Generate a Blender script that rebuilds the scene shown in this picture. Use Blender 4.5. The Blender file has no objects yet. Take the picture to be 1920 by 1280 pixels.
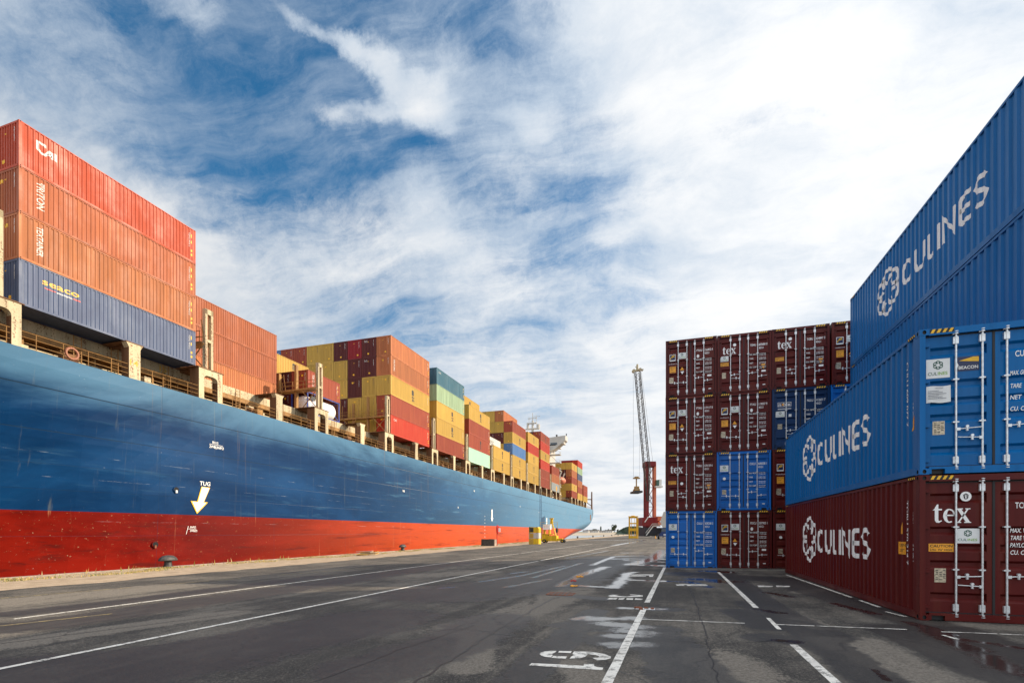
import bpy, bmesh, math, random
from mathutils import Vector, Matrix
import numpy as np
random.seed(7)
C = bpy.context.scene.collection
R = math.radians
# ------------------------------------------------------------------ camera
F, CX, HZ = 927.4, 960.0, 996.5
TH = R(17.76); CT, ST = math.cos(TH), math.sin(TH)
cd = bpy.data.cameras.new('camera'); cam = bpy.data.objects.new('camera', cd); C.objects.link(cam)
cam.location = (0, 0, 0); cam.rotation_euler = (R(90), 0, TH)
cd.sensor_width = 36; cd.lens = 36*F/1920; cd.shift_y = (HZ-640)/1920
cd.clip_start = 0.05; cd.clip_end = 12000
bpy.context.scene.camera = cam
# ------------------------------------------------------------------ light and view
SUN_EL, SUN_AZ = R(28), R(29)
sdir = Vector((math.cos(SUN_EL)*math.cos(SUN_AZ), math.cos(SUN_EL)*math.sin(SUN_AZ), math.sin(SUN_EL)))
sl = bpy.data.lights.new('sun', 'SUN'); sl.energy = 5.0; sl.angle = R(0.55); sl.color = (1, .84, .62)
so = bpy.data.objects.new('sun', sl); C.objects.link(so); so.rotation_euler = sdir.to_track_quat('Z', 'Y').to_euler()
so.location = (60, 20, 60)
vs = bpy.context.scene.view_settings
vs.view_transform = 'Standard'; vs.look = 'None'; vs.exposure = .34; vs.gamma = 1

class NT:
    def __init__(s, tree): s.t = tree; s.n = tree.nodes; s.l = tree.links; s.n.clear()
    def new(s, typ, **kw):
        n = s.n.new(typ)
        for k, v in kw.items(): setattr(n, k, v)
        return n
    def inp(s, n, k, v):
        if v is None: return
        if isinstance(v, bpy.types.NodeSocket): s.l.new(v, n.inputs[k])
        else:
            n.inputs[k].default_value = v
    def m(s, op, a, b=None, c=None, clamp=False):
        n = s.new('ShaderNodeMath', operation=op); n.use_clamp = clamp
        s.inp(n, 0, a); s.inp(n, 1, b); s.inp(n, 2, c); return n.outputs[0]
    def vm(s, op, a, b=None):
        n = s.new('ShaderNodeVectorMath', operation=op); s.inp(n, 0, a); s.inp(n, 1, b)
        return n.outputs['Value'] if op in ('DOT_PRODUCT', 'LENGTH') else n.outputs[0]
    def noise(s, vec, scale, detail=4, rough=.55, dist=0, col=False):
        n = s.new('ShaderNodeTexNoise'); s.inp(n, 'Vector', vec); s.inp(n, 'Scale', scale); s.inp(n, 'Detail', detail)
        s.inp(n, 'Roughness', rough); s.inp(n, 'Distortion', dist); return n.outputs['Color' if col else 'Fac']
    def mr(s, v, a, b, c=0, d=1, smooth=True):
        n = s.new('ShaderNodeMapRange'); n.interpolation_type = 'SMOOTHSTEP' if smooth else 'LINEAR'
        s.inp(n, 0, v); s.inp(n, 1, a); s.inp(n, 2, b); s.inp(n, 3, c); s.inp(n, 4, d); return n.outputs[0]
    def mix(s, f, a, b, mode='MIX'):
        n = s.new('ShaderNodeMix', data_type='RGBA', blend_type=mode)
        s.inp(n, 0, f); s.inp(n, 6, a if not isinstance(a, tuple) else (*a[:3], 1)); s.inp(n, 7, b if not isinstance(b, tuple) else (*b[:3], 1))
        return n.outputs[2]
    def mapping(s, vec, scale=(1, 1, 1), rot=(0, 0, 0), loc=(0, 0, 0)):
        n = s.new('ShaderNodeMapping'); s.inp(n, 0, vec); s.inp(n, 'Scale', scale); s.inp(n, 'Rotation', rot); s.inp(n, 'Location', loc); return n.outputs[0]

def pdir(px, py):
    a = (px-CX)/F; b = (HZ-py)/F
    v = Vector((a*CT-ST, CT+a*ST, b)); return v.normalized()

# ------------------------------------------------------------------ world: physical sky with cirrus
w = bpy.data.worlds.new('World'); bpy.context.scene.world = w; w.use_nodes = True
nt = NT(w.node_tree)
sky = nt.new('ShaderNodeTexSky', sky_type='NISHITA'); sky.sun_disc = False; sky.sun_elevation = SUN_EL
sky.sun_rotation = math.atan2(sdir.x, sdir.y); sky.air_density = 1.0; sky.dust_density = .6; sky.ozone_density = 3.0
tc = nt.new('ShaderNodeTexCoord').outputs['Generated']
sep = nt.new('ShaderNodeSeparateXYZ'); nt.l.new(tc, sep.inputs[0])
up = nt.m('MAXIMUM', sep.outputs[2], 0.0)
den = nt.m('ADD', up, .24)
cmb = nt.new('ShaderNodeCombineXYZ'); nt.l.new(nt.m('DIVIDE', sep.outputs[0], den), cmb.inputs[0]); nt.l.new(nt.m('DIVIDE', sep.outputs[1], den), cmb.inputs[1])
P = cmb.outputs[0]
wrp = nt.vm('SCALE', nt.vm('SUBTRACT', nt.noise(P, 1.4, 4, .55, col=True), (.5, .5, .5))); wrp.node.inputs['Scale'].default_value = .42
P2 = nt.vm('ADD', P, wrp)
n1 = nt.noise(nt.mapping(P2, (1.0, 1.9, 1), (0, 0, R(-52))), 1.7, 12, .60)
n2 = nt.noise(nt.mapping(P2, (1.0, 3.2, 1), (0, 0, R(-35)), (3, 1, 0)), 3.4, 12, .66)
wr3 = nt.vm('SCALE', nt.vm('SUBTRACT', nt.noise(tc, 14, 5, .65, col=True), (.5, .5, .5))); wr3.node.inputs['Scale'].default_value = .10
n3 = nt.noise(nt.vm('ADD', tc, wr3), 26, 8, .72)
fwv = nt.vm('SCALE', nt.vm('SUBTRACT', nt.noise(tc, 7, 9, .66, col=True), (.5, .5, .5))); fwv.node.inputs['Scale'].default_value = .085
tcw = nt.vm('NORMALIZE', nt.vm('ADD', tc, fwv))
fld = None
# (photo direction, angular radius, amount): thin patches where the blue shows, thick streaks where it does not
BL = [(420, 150, 15, -.62), (560, 210, 13, -.55), (330, 90, 12, -.25), (690, 40, 12, -.55), (500, 90, 9, -.35), (800, 50, 9, -.35), (420, 250, 8, -.30), (480, 215, 8, -.2), (640, 250, 6, -.25), (720, 235, 5, -.2), (870, 20, 8, -.2),
      (1010, 320, 9, -.62), (900, 300, 6, -.32), (975, 55, 5, -.40), (1130, 380, 6, -.2), (1060, 550, 6, -.34), (970, 535, 6, -.22), (1180, 555, 5, -.25), (700, 470, 6, -.22), (760, 510, 6, -.18), (600, 640, 7, -.25), (530, 600, 7, -.15),
      (30, 30, 9, -.16), (180, 60, 12, -.12), (740, 650, 7, -.25), (850, 690, 8, -.25), (950, 710, 7, -.2), (1250, 520, 5, -.15), (1100, 700, 8, -.15),
      (1500, 200, 34, .22), (1500, 520, 14, .2), (60, 250, 16, .22), (240, 330, 11, .16), (650, 360, 12, .25), (900, 420, 10, .15), (450, 430, 12, .2), (1380, 640, 7, .25), (900, 900, 12, .35), (1200, 850, 12, .35)]
for (px, py, rad, amp) in BL:
    d = nt.vm('DOT_PRODUCT', tcw, tuple(pdir(px, py)))
    g = nt.mr(d, math.cos(R(rad*(1.2 if amp < 0 else 1.0))), 1.0, 0, amp*(.84 if amp < 0 else .8))
    fld = g if fld is None else nt.m('ADD', fld, g)
for (ax, ay, bx, by, wd_, amp) in [(485, -15, 560, 52, 1.5, .75), (540, 42, 640, 80, 1.9, .85), (620, 74, 720, 122, 2.4, .9), (700, 105, 820, 200, 3.4, .8), (570, 160, 645, 245, 2.6, .7), (600, 222, 700, 190, 2.4, .8), (680, 195, 800, 175, 3.0, .7),
                               (285, -10, 375, 35, 3.0, .75), (370, 20, 470, 20, 2.8, .75), (800, 110, 960, 210, 6, .5), (180, 40, 330, 150, 4, .30), (700, 60, 840, 130, 4, .3), (420, 120, 560, 260, 3, .22), (840, 230, 960, 330, 3, .3)]:
    wd_ *= .50
    A_, B_ = pdir(ax, ay), pdir(bx, by); nn = A_.cross(B_).normalized(); mid_ = (A_+B_).normalized(); hl = A_.angle(B_)/2
    g = nt.m('MULTIPLY', nt.mr(nt.m('ABSOLUTE', nt.vm('DOT_PRODUCT', tcw, tuple(nn))), math.sin(R(wd_*1.5)), 0, 0, amp), nt.mr(nt.vm('DOT_PRODUCT', tcw, tuple(mid_)), math.cos(hl+R(wd_*1.6+.6)), math.cos(hl*.9), 0, 1))
    fld = nt.m('ADD', fld, g)
cov = nt.m('ADD', nt.m('ADD', nt.m('MULTIPLY', nt.m('SUBTRACT', n1, .5), 1.6), nt.m('MULTIPLY', nt.m('SUBTRACT', n2, .5), 1.0)), nt.m('MULTIPLY', nt.m('SUBTRACT', n3, .5), .6))
cov = nt.m('ADD', cov, nt.m('ADD', fld, .60))
mask = nt.mr(cov, -.48, .66)
veil = nt.m('ADD', nt.mr(n2, .34, .70, 0, .42), nt.mr(n3, .40, .75, 0, .12)); mask = nt.m('ADD', mask, nt.m('MULTIPLY', nt.m('SUBTRACT', 1.0, mask), veil))
shade = nt.noise(nt.mapping(P2, (1, 1.8, 1), (0, 0, R(-40)), (7, 2, 0)), 2.0, 10, .62)
sund = nt.vm('DOT_PRODUCT', tc, tuple(sdir))
brt = nt.mr(sund, -.5, .8, .70, .95, False)
ccol = nt.mix(nt.mr(nt.m('ADD', shade, nt.m('MULTIPLY', cov, .22)), .38, .84), (5.1, 6.0, 7.1), (8.6, 8.7, 8.8))
bck = nt.mr(nt.vm('DOT_PRODUCT', tc, (.15, -.72, .68)), -.1, .9, 1, 1.6)  # extra brightness added to unseen clouds behind the camera, filling shaded fronts
brt = nt.m('MULTIPLY', brt, bck)
cs = nt.vm('SCALE', ccol); nt.l.new(brt, cs.node.inputs['Scale'])
hs = nt.new('ShaderNodeHueSaturation'); nt.inp(hs, 'Saturation', 1.3); nt.inp(hs, 'Value', 1.15); nt.inp(hs, 'Hue', .49); nt.l.new(sky.outputs[0], hs.inputs['Color'])
hor = nt.mr(sep.outputs[2], .0, .22, .80, 0)
maskh = nt.m('MAXIMUM', mask, hor)
maskh = nt.m('MULTIPLY', maskh, nt.mr(sep.outputs[2], -.03, 0, .35, 1))
fin = nt.mix(maskh, hs.outputs[0], cs)
bg = nt.new('ShaderNodeBackground'); nt.inp(bg, 'Strength', .1); nt.l.new(fin, bg.inputs['Color'])
wo = nt.new('ShaderNodeOutputWorld'); nt.l.new(bg.outputs[0], wo.inputs[0])

# ------------------------------------------------------------------ helpers
def tag(o, label=None, cat=None, group=None, kind=None):
    if label: o['label'] = label
    if cat: o['category'] = cat
    if group: o['group'] = group
    if kind: o['kind'] = kind
    return o
def empty(name, loc, label=None, cat=None, group=None):
    o = bpy.data.objects.new(name, None); C.objects.link(o); o.location = loc; o.empty_display_size = .3
    return tag(o, label, cat, group)
class MB:
    def __init__(s): s.v = []; s.f = []; s.mi = []; s.cur = 0
    def quad(s, *p):
        n = len(s.v); s.v += [tuple(q) for q in p]; s.f.append(tuple(range(n, n+len(p)))); s.mi.append(s.cur); return s
    def box(s, x0, x1, y0, y1, z0, z1):
        n = len(s.v)
        s.v += [(x0,y0,z0),(x1,y0,z0),(x1,y1,z0),(x0,y1,z0),(x0,y0,z1),(x1,y0,z1),(x1,y1,z1),(x0,y1,z1)]
        for q in ((0,3,2,1),(4,5,6,7),(0,1,5,4),(1,2,6,5),(2,3,7,6),(3,0,4,7)): s.f.append(tuple(n+i for i in q)); s.mi.append(s.cur)
        return s
    def bar(s, p0, p1, r, n=6, r1=None):
        p0 = Vector(p0); p1 = Vector(p1); d = (p1-p0)
        if d.length < 1e-6: return s
        q = d.to_track_quat('Z', 'Y'); k = len(s.v); r1 = r if r1 is None else r1
        off = math.pi/n
        for rr, p in ((r, p0), (r1, p1)):
            for i in range(n):
                a = 2*math.pi*i/n+off; s.v.append(tuple(p+q@Vector((math.cos(a)*rr, math.sin(a)*rr, 0))))
        for i in range(n):
            j = (i+1) % n; s.f.append((k+i, k+j, k+n+j, k+n+i)); s.mi.append(s.cur)
        s.f.append(tuple(k+i for i in reversed(range(n)))); s.mi.append(s.cur)
        s.f.append(tuple(k+n+i for i in range(n))); s.mi.append(s.cur)
        return s
    def prism(s, pts, a0, a1, axis='y'):
        def P(u, v, a): return {'y': (u, a, v), 'x': (a, u, v), 'z': (u, v, a)}[axis]
        n = len(pts); k = len(s.v)
        s.v += [P(u, v, a0) for u, v in pts]+[P(u, v, a1) for u, v in pts]
        s.f.append(tuple(k+i for i in range(n))); s.mi.append(s.cur)
        s.f.append(tuple(k+n+i for i in reversed(range(n)))); s.mi.append(s.cur)
        for i in range(n):
            j = (i+1) % n; s.f.append((k+i, k+n+i, k+n+j, k+j)); s.mi.append(s.cur)
        return s
    def lathe(s, prof, c, n=16):
        k = len(s.v)
        for r, z in prof:
            for i in range(n):
                a = 2*math.pi*i/n; s.v.append((c[0]+r*math.cos(a), c[1]+r*math.sin(a), c[2]+z))
        for j in range(len(prof)-1):
            for i in range(n):
                i2 = (i+1) % n; s.f.append((k+j*n+i, k+j*n+i2, k+(j+1)*n+i2, k+(j+1)*n+i)); s.mi.append(s.cur)
        s.f.append(tuple(k+(len(prof)-1)*n+i for i in range(n))); s.mi.append(s.cur)
        s.f.append(tuple(k+i for i in reversed(range(n)))); s.mi.append(s.cur)
        return s
    def mesh(s, name, mats, smooth=False, recalc=True):
        me = bpy.data.meshes.new(name); me.from_pydata(s.v, [], s.f)
        if not isinstance(mats, (list, tuple)): mats = [mats]
        for m in mats: me.materials.append(m)
        me.polygons.foreach_set('material_index', s.mi)
        if recalc:
            bm = bmesh.new(); bm.from_mesh(me); bmesh.ops.recalc_face_normals(bm, faces=bm.faces); bm.to_mesh(me); bm.free()
        if smooth: me.polygons.foreach_set('use_smooth', [True]*len(me.polygons))
        me.update(); return me
    def build(s, name, mats, parent=None, loc=(0, 0, 0), smooth=False, recalc=True):
        o = bpy.data.objects.new(name, s.mesh(name, mats, smooth, recalc)); C.objects.link(o); o.location = loc
        if parent: o.parent = parent
        return o
def inst(me, name, parent, mat=None, loc=(0, 0, 0)):
    o = bpy.data.objects.new(name, me); C.objects.link(o); o.parent = parent; o.location = loc
    if mat:
        o.material_slots[0].link = 'OBJECT'; o.material_slots[0].material = mat
    return o

# ------------------------------------------------------------------ materials
def base_mat(name):
    m = bpy.data.materials.new(name); m.use_nodes = True; t = NT(m.node_tree)
    b = t.new('ShaderNodeBsdfPrincipled'); o = t.new('ShaderNodeOutputMaterial'); t.l.new(b.outputs[0], o.inputs[0])
    return m, t, b
def simple(name, col, rough=.5, metal=0, var=.12, scale=3, spec=None, bump=0):
    m, t, b = base_mat(name)
    tcn = t.new('ShaderNodeTexCoord').outputs['Object']
    n = t.noise(tcn, scale, 5, .6)
    c = t.mix(t.mr(n, .3, .7), tuple(x*(1-var) for x in col), tuple(min(1, x*(1+var)) for x in col))
    t.l.new(c, b.inputs['Base Color']); t.inp(b, 'Roughness', rough); t.inp(b, 'Metallic', metal)
    if spec is not None: t.inp(b, 'Specular IOR Level', spec)
    if bump:
        bp = t.new('ShaderNodeBump'); t.inp(bp, 'Strength', bump); t.inp(bp, 'Distance', .02); t.l.new(t.noise(tcn, scale*6, 5, .6), bp.inputs['Height']); t.l.new(bp.outputs[0], b.inputs['Normal'])
    return m
def paint(name, col, fade=.2, rust=.2, rough=.45, dirt=.35, streak=6, spec=.3):
    """weathered container paint: sun-faded patches, vertical streaks, rust scabs"""
    m, t, b = base_mat(name)
    tcn = t.new('ShaderNodeTexCoord').outputs['Object']
    rnd = t.new('ShaderNodeObjectInfo').outputs['Random']
    cm = t.new('ShaderNodeCombineXYZ'); 
    for i in range(3): t.l.new(t.m('MULTIPLY', rnd, 37.0+i*11), cm.inputs[i])
    p = t.vm('ADD', tcn, cm.outputs[0])
    big = t.noise(t.mapping(p, (1, .55, .35)), 1.1, 5, .6)
    st = t.noise(t.mapping(p, (1, 1, .08)), streak, 5, .6)
    fd = tuple(min(1, x*.75+g_) for x, g_ in zip(col, (.15, .105, .06)))
    c = t.mix(t.m('MULTIPLY', t.mr(big, .35, .75), fade), col, fd)
    c = t.mix(t.m('MULTIPLY', t.mr(st, .45, .8), dirt), c, tuple(x*.42 for x in col))
    st2 = t.noise(t.mapping(p, (1, 1, .04)), streak*.45, 3, .5)
    c = t.mix(t.m('MULTIPLY', t.mr(st2, .5, .62), min(.55, rust*1.3)), c, tuple(min(1, x*1.3+g_) for x, g_ in zip(col, (.05, .03, .012))))
    fine = t.noise(p, 9, 8, .72)
    rm = t.m('MULTIPLY', t.mr(t.m('ADD', t.m('MULTIPLY', fine, .65), t.m('MULTIPLY', st, .35)), .645-.10*rust, .70-.10*rust), min(1, rust*2.2))
    c = t.mix(rm, c, (.16, .062, .028))
    hv = t.new('ShaderNodeHueSaturation'); t.l.new(c, hv.inputs['Color']); t.l.new(t.mr(rnd, 0, 1, .88, 1.12, False), hv.inputs['Value'])
    t.l.new(hv.outputs[0], b.inputs['Base Color'])
    t.l.new(t.mr(big, .3, .7, rough-.08, rough+.15), b.inputs['Roughness']); t.inp(b, 'Specular IOR Level', spec)
    bp = t.new('ShaderNodeBump'); t.inp(bp, 'Strength', .25); t.inp(bp, 'Distance', .012); t.l.new(t.noise(t.mapping(p, (1, 1, .5)), 2.2, 4, .55), bp.inputs['Height'])
    t.l.new(bp.outputs[0], b.inputs['Normal'])
    return m
M = {}
M['black'] = simple('black_rubber_and_shade', (.012, .012, .013), .6)
M['dark'] = simple('dark_steel', (.03, .03, .032), .55)
M['white'] = simple('white_paint', (.90, .89, .87), .5, var=.03)
M['galv'] = simple('galvanised_steel', (.72, .74, .75), .35, .55, var=.15, scale=14)
M['oldwhite'] = simple('aged_white_print', (.62, .60, .56), .6, var=.2, scale=9)
M['yellow'] = simple('hazard_yellow', (.85, .48, .02), .5)
M['sticker'] = simple('white_sticker', (.74, .75, .74), .4, var=.06)
M['green'] = simple('print_green', (.25, .45, .08), .5)
M['teal'] = simple('print_dark_green', (.05, .13, .10), .5)
M['navy'] = simple('navy_print', (.01, .016, .07), .4)
M['plate'] = simple('data_plate', (.5, .42, .3), .4, .3, var=.3, scale=30)
M['orange'] = simple('orange_sticker', (.85, .36, .02), .5)
M['red'] = simple('red_paint', (.55, .02, .015), .45)
# container paints (real-world base colours)
K = {}
K['blue'] = paint('container_blue', (.0003, .118, .345), .0, .14, .34, .3, spec=.2)
K['maroon'] = paint('container_maroon', (.092, .0065, .0055), .0, .16, .38, .35, spec=.22)
K['navyblue'] = paint('container_navy', (.001, .026, .095), .0, .05, .4, .3)
K['brightblue'] = paint('container_bright_blue', (.0005, .125, .47), .0, .12, .36, .3)
K['coral'] = paint('container_coral', (.44, .045, .009), 0.15, .12, .5, .3)
K['rust'] = paint('container_rust', (.33, .082, .030), 0.21, .35, .55, .45)
K['salmon'] = paint('container_salmon', (.39, .122, .042), 0.27, .4, .55, .45)
K['slate'] = paint('container_slate_blue', (.055, .085, .165), 0.21, .25, .5, .4)
K['mustard'] = paint('container_mustard', (.48, .295, .055), 0.12, .2, .5, .3)
K['red'] = paint('container_red', (.44, .032, .012), 0.15, .1, .5, .3)
K['crimson'] = paint('container_crimson', (.24, .003, .010), 0.09, .1, .45, .3)
K['oxblood'] = paint('container_oxblood', (.08, .006, .007), 0.12, .15, .5, .35)
K['brownred'] = paint('container_brownred', (.28, .047, .022), 0.18, .3, .55, .4)
K['teal'] = paint('container_teal', (.035, .125, .18), .25, .45, .5, .4)
K['palegreen'] = paint('container_palegreen', (.30, .42, .26), .3, .5, .55, .4)
K['mint'] = paint('container_mint', (.42, .68, .52), .2, .08, .5, .2)
K['white'] = paint('container_white', (.70, .70, .66), .1, .2, .5, .25)
K['grey'] = paint('container_grey', (.30, .33, .33), .2, .3, .5, .4)
K['shipblue'] = paint('container_cobalt', (.06, .16, .36), .3, .2, .5, .3)

# ------------------------------------------------------------------ flat lettering (2-D meshes mapped onto panels)
_tc = {}
def glyphs(s):
    if s in _tc: return _tc[s]
    cu = bpy.data.curves.new('t', 'FONT'); cu.body = s; cu.resolution_u = 3; cu.size = 1; cu.offset = .012
    o = bpy.data.objects.new('t', cu); C.objects.link(o)
    dg = bpy.context.evaluated_depsgraph_get(); me = o.evaluated_get(dg).to_mesh()
    v = [(q.co.x, q.co.y) for q in me.vertices]; f = [tuple(p.vertices) for p in me.polygons]
    o.evaluated_get(dg).to_mesh_clear(); bpy.data.objects.remove(o); bpy.data.curves.remove(cu)
    if v:
        x0 = min(a for a, _ in v); v = [((a-x0)/.729, b/.729) for a, b in v]
    wd = max([a for a, _ in v] or [0]); _tc[s] = (v, f, wd); return _tc[s]
class Flat:
    def __init__(s): s.v = []; s.f = []; s.lay = []; s.L = 0
    def poly(s, pts):
        n = len(s.v); s.v += [tuple(p) for p in pts]; s.f.append(tuple(range(n, n+len(pts)))); s.lay.append(s.L); return s
    def rect(s, x0, x1, y0, y1): return s.poly([(x0, y0), (x1, y0), (x1, y1), (x0, y1)])
    def text(s, t, x, y, h, wid=None, asp=.8, shear=0, rot=0):
        v, f, wd = glyphs(t); n = len(s.v); sx = (wid/wd) if wid else h*asp
        cr, sr = math.cos(rot), math.sin(rot)
        for a, b in v:
            u, q = a*sx+b*h*shear, b*h; s.v.append((x+u*cr-q*sr, y+u*sr+q*cr))
        s.f += [tuple(n+i for i in q) for q in f]; s.lay += [s.L]*len(f); return s
    def stroke(s, pts, wd, closed=False, x=0, y=0, sx=1, sy=1):
        p = [Vector((a*sx+x, b*sy+y)) for a, b in pts]; n = len(p); L = []; Rr = []
        for i in range(n):
            a = p[i-1] if (i > 0 or closed) else None; b = p[(i+1) % n] if (i < n-1 or closed) else None
            d1 = (p[i]-a).normalized() if a is not None else (b-p[i]).normalized()
            d2 = (b-p[i]).normalized() if b is not None else d1
            t = (d1+d2); t = t.normalized() if t.length > 1e-4 else d1
            nrm = Vector((-t.y, t.x)); c = max(.45, nrm.dot(Vector((-d1.y, d1.x))))
            L.append(p[i]+nrm*wd/2/c); Rr.append(p[i]-nrm*wd/2/c)
        for i in range(n if closed else n-1):
            j = (i+1) % n; s.poly([L[i], Rr[i], Rr[j], L[j]])
        return s
    def circle(s, x, y, r, n=20, ry=None): return s.poly([(x+r*math.cos(2*math.pi*i/n), y+(ry or r)*math.sin(2*math.pi*i/n)) for i in range(n)])
    def build(s, name, mats, parent, mp, cu=(), cv=(), lift=.0012):
        bm = bmesh.new(); vs_ = [bm.verts.new((a, b, 0)) for a, b in s.v]
        for f, l in zip(s.f, s.lay):
            try:
                q = bm.faces.new([vs_[i] for i in f]); q.material_index = l
            except ValueError: pass
        if s.v:
            us = [a for a, _ in s.v]; qs = [b for _, b in s.v]
            for c in cu:
                if min(us) < c < max(us): bmesh.ops.bisect_plane(bm, geom=bm.verts[:]+bm.edges[:]+bm.faces[:], plane_co=(c, 0, 0), plane_no=(1, 0, 0))
            for c in cv:
                if min(qs) < c < max(qs): bmesh.ops.bisect_plane(bm, geom=bm.verts[:]+bm.edges[:]+bm.faces[:], plane_co=(0, c, 0), plane_no=(0, 1, 0))
        lay = {}
        for q in bm.faces:
            for v_ in q.verts: lay[v_] = q.material_index
        for v_ in bm.verts: v_.co = mp(v_.co.x, v_.co.y, lift*(1+lay.get(v_, 0)))
        me = bpy.data.meshes.new(name); bm.to_mesh(me); bm.free()
        for m in (mats if isinstance(mats, list) else [mats]): me.materials.append(m)
        o = bpy.data.objects.new(name, me); C.objects.link(o)
        if parent: o.parent = parent
        return o
LET = {'C': ([[(.60,.80),(.50,.94),(.31,1),(.13,.90),(.05,.70),(.05,.30),(.13,.10),(.31,0),(.50,.06),(.60,.2)]], .64),
 'U': ([[(.05,1.04),(.05,.35),(.14,.09),(.38,0),(.62,.09),(.704,.35),(.704,1.04)]], .75),
 'L': ([[(.05,1.04),(.05,.12),(.12,.03),(.40,.03)]], .52), 'I': ([[(.06,1.04),(.06,-.04)]], .12),
 'N': ([[(.05,-.04),(.05,1.0),(.704,.04),(.704,1.04)]], .75), 'E': ([[(.60,1.0),(.16,1.0),(.06,.9),(.06,.1),(.16,0),(.60,0)], [(.06,.5),(.54,.5)]], .62),
 'S': ([[(.60,.84),(.52,.96),(.32,1.02),(.12,.94),(.06,.76),(.14,.60),(.48,.44),(.60,.28),(.56,.1),(.38,0),(.18,.02),(.06,.16)]], .64)}
PITCH = .278
def culines(fl, x, y, h, ridges, wt):
    """word painted on corrugated steel; upright strokes sit on the outer ribs"""
    i0 = min(range(len(ridges)), key=lambda i: abs(ridges[i]-x)); k = .85
    for c, off in zip('CULINES', (0, 3, 6, 8, 9, 12, 14.4)):
        cx = ridges[i0]+off*PITCH-.05*k
        for st in LET[c][0]: fl.stroke(st, wt, x=cx, y=y, sx=k, sy=h)
def flower(fl, cx, cy, rx, ry, wt):
    for i in range(6):
        a0 = math.pi/2+i*math.pi/3; px, py = math.cos(a0)*.56, math.sin(a0)*.56; pts = []
        for j in range(10):
            a = a0-2.25+j*4.5/9; pts.append((px+.40*math.cos(a), py+.40*math.sin(a)))
        pts = [(px+.40*math.cos(a0-2.2)-.10*math.cos(a0), py+.40*math.sin(a0-2.2)-.1*math.sin(a0))]+pts
        fl.stroke(pts, wt, x=cx, y=cy, sx=rx, sy=ry)
def texlogo(fl, x, y, h):      # bold serif "tex."
    k = h
    fl.poly([(x+k*.10, y+k*.12), (x+k*.26, y+k*.12), (x+k*.26, y+k*.98), (x+k*.20, y+k*.98), (x+k*.10, y+k*.80)])
    fl.poly([(x, y+k*.66), (x+k*.10, y+k*.66), (x+k*.10, y+k*.76)]).poly([(x+k*.26, y+k*.66), (x+k*.42, y+k*.66), (x+k*.42, y+k*.74), (x+k*.26, y+k*.74)])
    fl.poly([(x+k*.10, y+k*.12), (x+k*.16, y+k*.01), (x+k*.28, y-.02*k), (x+k*.42, y+k*.08), (x+k*.40, y+k*.12), (x+k*.30, y+k*.08), (x+k*.26, y+k*.12)])
    cx, cy = x+k*.74, y+k*.36
    N = 18
    for i in range(N-3):
        a, b = R(20)+2*math.pi*i/N-.35, R(20)+2*math.pi*(i+1)/N-.35
        def q(t, r): 
            th = .17 if math.cos(t) < .2 else .08
            return (cx+(.27-r*th)*k*math.cos(t), cy+(.38-r*.07)*k*math.sin(t))
        fl.poly([q(a, 0), q(b, 0), q(b, 1), q(a, 1)])
    fl.rect(cx-.14*k, cx+.25*k, cy-.01*k, cy+.06*k)
    x2 = x+k*1.06
    fl.poly([(x2+.03*k, y+.70*k), (x2+.21*k, y+.70*k), (x2+.58*k, y+.03*k), (x2+.40*k, y+.03*k)])
    fl.poly([(x2+.44*k, y+.70*k), (x2+.52*k, y+.70*k), (x2+.14*k, y+.03*k), (x2+.06*k, y+.03*k)])
    for a, b, yy in ((-.02, .28, .70), (.38, .60, .70), (-.03, .20, -.02), (.33, .63, -.02)): fl.rect(x2+a*k, x2+b*k, y+yy*k, y+(yy+.05)*k)
def msc(fl, x, y, h):
    t = h*.085
    for i in range(3): fl.stroke([(i*.27, 0), (i*.27, .78)], t*1.15, x=x, y=y+h*.5, sx=h*.5, sy=h*.5)
    fl.stroke([(-.1, .86), (.10, .82), (.2, .9), (.30, .82), (.45, .9), (.56, .8)], t*1.2, x=x, y=y+h*.5, sx=h*.5, sy=h*.5)
    fl.stroke([(.35, .82), (.26, .92), (.08, .92), (.02, .78), (.10, .62), (.28, .5), (.33, .34), (.25, .2), (.05, .18), (0, .28)], t, x=x-h*.02, y=y-h*.08, sx=h*.5, sy=h*.5)
    fl.stroke([(.85, .72), (.76, .86), (.60, .86), (.52, .7), (.52, .36), (.60, .2), (.76, .2), (.85, .34)], t, x=x-h*.02, y=y-h*.08, sx=h*.5, sy=h*.5)

# ------------------------------------------------------------------ container geometry
W, L40, L20, HH, HS = 2.438, 12.192, 6.058, 2.896, 2.591
def prof_side(L, d=.036, a=.084, s=.040, b=.114, start=.16):
    """breakpoints (u, depth) along a wall"""
    per = a+b+2*s; n = int((L-2*start)/per); pad = ((L-2*start)-n*per)/2
    pts = [(start-.06, 0)]; u = start+pad
    for i in range(n):
        pts += [(u+a*.5, 0), (u+a*.5+s, d), (u+a*.5+s+b, d), (u+a*.5+2*s+b, 0)]; u += per
    pts.append((L-start+.06, 0)); return pts
def dep(pts, u):
    for (a, p), (b, q) in zip(pts, pts[1:]):
        if a <= u <= b: return p+(q-p)*(u-a)/(b-a) if b > a else p
    return 0
PS40, PS20, PE = prof_side(L40), prof_side(L20), prof_side(W, .045, .11, .018, .104, .16)
RIDG = sorted(L40-(a[0]+b[0])/2 for a, b in zip(PS40, PS40[1:]) if a[1] == 0 and b[1] == 0 and b[0]-a[0] < .1)
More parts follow.
